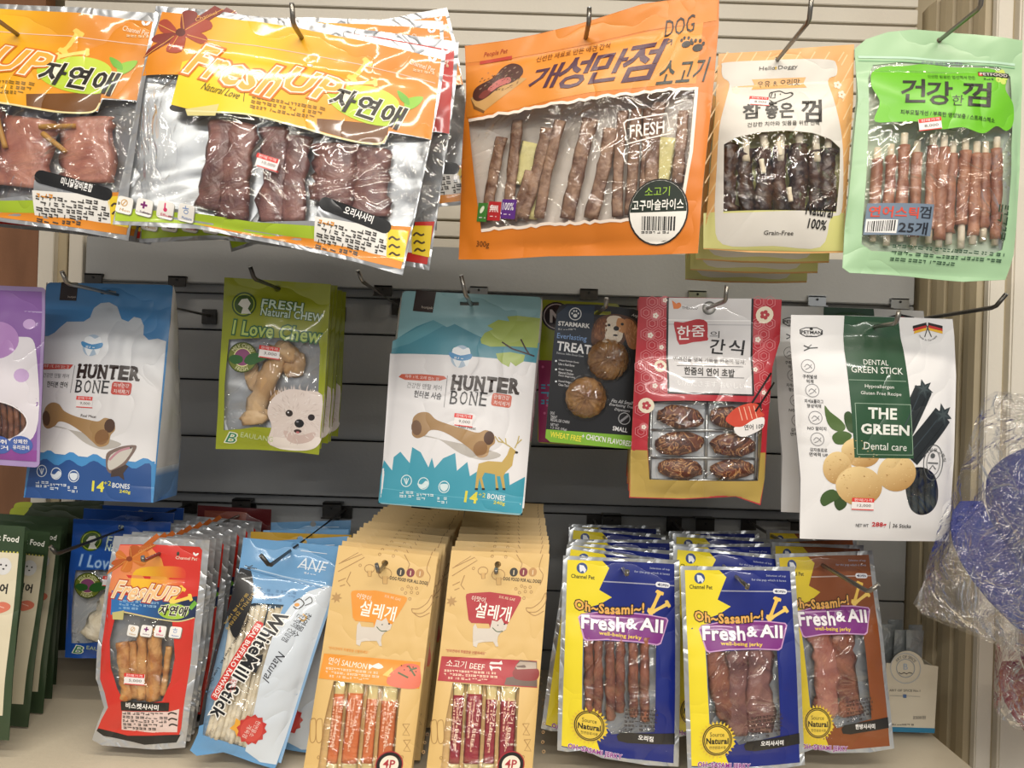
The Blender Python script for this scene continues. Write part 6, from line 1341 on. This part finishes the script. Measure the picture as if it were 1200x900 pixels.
tb.items = {'box_lettering': tb.items['print']}; tb.order = ['box_lettering']
_b = tb.build(); 
for o_ in list(tb.root.children):
    if o_.name.startswith('pouch'): bpy.data.objects.remove(o_)
    else: o_.location = tb.O-BX.location; o_.parent = BX
bpy.data.objects.remove(tb.root)
sm = plainmat('silver_grey_sachet', '#8f9495', .3, metallic=.4, bump=(70, .003))
for i, (x, y, w, dy, t) in enumerate(((1046, 738, 18, .028, -3), (1058, 734, 17, .036, 2), (1060, 742, 18, .018, 6), (1070, 740, 17, .010, -5), (1078, 737, 16, .024, 8), (1084, 745, 14, .032, 14))):
    bm = bmesh.new(); N = 8; gr = []
    for j in range(N+1):
        row = []
        for q in range(5):
            px = x+(q/4-.5)*w+t*(1-j/N)*.6*0-t*(j/N)*.4; yy = y+j/N*(850-y)
            th = .003*math.sin(PI*q/4)*math.sin(PI*min(1, j/N*1.0+.02))
            row.append(P3(px, yy, dy-.002-th))
        gr.append(row)
    F_ = [[bm.verts.new(p) for p in r] for r in gr]; Bk = [[bm.verts.new(p+Vector((0, .0015+2*(dy-.002-p.y), 0))) for p in r] for r in gr]
    for A, s_ in ((F_, 1), (Bk, -1)):
        for j in range(N):
            for q in range(4): bm.faces.new((A[j][q], A[j][q+1], A[j+1][q+1], A[j+1][q])[::s_])
    finish('silver_sachet', bm, sm, BX, True)

# ---- caps in cellophane at the right
def cap(label, cx, cy, d, R, col, rot, tilt, name='baseball_cap'):
    root = tag(empty(name, wpt(cx, cy, d)), label, 'cap')
    mt = plainmat(name+'_cloth', col, .8, bump=(900, .0006), c2=mix(col, '#000000', .12), nscale=12)
    import mathutils
    Rm = mathutils.Euler((math.radians(tilt), math.radians(rot), 0)).to_matrix()
    bm = bmesh.new(); bmesh.ops.create_uvsphere(bm, u_segments=48, v_segments=24, radius=1)
    bmesh.ops.bisect_plane(bm, geom=bm.verts[:]+bm.edges[:]+bm.faces[:], plane_co=(0, 0, -.22), plane_no=(0, 0, 1), clear_inner=True)
    for v in bm.verts:
        a = math.atan2(v.co.y, v.co.x); s_ = 1-.012*max(0, math.cos(a*6))**30; v.co = Rm @ Vector((v.co.x*R*s_, v.co.y*R*1.1*s_, v.co.z*R*.92*s_))
    finish('crown', bm, mt, root, True)
    bm = bmesh.new(); top = []; NU, NV = 18, 7
    for sd in (0, 1):
        g_ = []
        for i in range(NU+1):
            a = math.radians(-78+156*i/NU); row = []
            for j in range(NV+1):
                t = j/NV; r0 = R*1.02; r1 = R*(1.02+.78*math.cos(a*1.05)**.7)
                r = lerp(r0, r1, t); x = math.sin(a)*r*.98; y = -math.cos(a)*r*1.08
                z = -R*.06-R*.16*(x/R)**2-.12*R*t-(.002 if sd else 0)
                row.append(bm.verts.new(Rm @ Vector((x, y, z))))
            g_.append(row)
        top.append(g_)
    for sd, g_ in enumerate(top):
        for i in range(NU):
            for j in range(NV): bm.faces.new((g_[i][j], g_[i+1][j], g_[i+1][j+1], g_[i][j+1])[::(-1 if sd else 1)])
    for i in range(NU): bm.faces.new((top[0][i][NV], top[0][i+1][NV], top[1][i+1][NV], top[1][i][NV]))
    finish('visor', bm, mt, root, True)
    bm = bmesh.new(); bmesh.ops.create_uvsphere(bm, u_segments=12, v_segments=8, radius=R*.07)
    for v in bm.verts: v.co = Rm @ (Vector((v.co.x, v.co.y, v.co.z*.6+R*.92)))
    finish('button', bm, mt, root, True); return root
cap('royal blue baseball cap inside crinkled clear wrap at the right edge', 1240, 612, 1.04, .098, '#16297e', 32, 50)
cap('dark red cap below the blue one at the right edge', 1262, 778, 1.12, .078, '#8f1a1c', 20, 50)
def wrap(label, pts, q, d, bf, seed, wr=.007):
    b = Bag('clear_bag', label, 'plastic bag', q, d, bf, bf*.7, wr=wr, seed=seed, wf=14, mat='wrap', back='#ffffff', backmat='wrap', body=(-.02, 1.02), pitch=.006)
    b.base('#ffffff', pts, mat='wrap'); b.build()
    for k in b.obs.values(): k.name = 'film'
    return b
wrap('crinkled clear plastic bag around the blue cap at the right edge',
     [(1160, 466), (1172, 458), (1190, 462), (1215, 460), (1300, 470), (1330, 560), (1340, 700), (1320, 790), (1250, 785), (1200, 766), (1130, 738), (1084, 722), (1072, 708), (1082, 690), (1104, 640), (1112, 615), (1128, 590), (1140, 560), (1152, 510)],
     [(1120, 458), (1340, 458), (1345, 792), (1070, 785)], .90, .06, 71, .0045)
wrap('clear plastic bag around the dark red cap below', [(1172, 740), (1250, 742), (1330, 745), (1335, 860), (1260, 868), (1200, 856), (1178, 846), (1168, 830), (1166, 790)], [(1165, 740), (1335, 742), (1335, 868), (1163, 862)], .99, .04, 73, .003)
hook(145, 620, 1.23, 1.05, 'empty hook in front of the crumpled blue pouch at lower left', tip=.010, dark=True, tx=-.006)
hook(184, 650, 1.10, 1.06, 'hook through the hole of the front red packet', tip=.006)
hook(343, 643, 1.13, 1.025, 'hook with bent tip over the light blue header', tip=.014, dark=True, tx=-.010)
hook(451, 661, 1.10, 1.05, 'short hook tip through the salmon packets', tip=.012, lean=.6, tx=-.002)
hook(582, 664, 1.10, 1.06, 'short hook tip through the beef packets', tip=.006)
hook(731, 668, 1.09, 1.06, 'short hook tip in the left blue and yellow packet', tip=.006)
hook(863, 676, 1.07, 1.02, 'hook tip in the middle blue and yellow packet', tip=-.002)
hook(967, 664, 1.12, .985, 'long hook sticking out over the brown packet with bent tip', tip=.010, tx=.010)
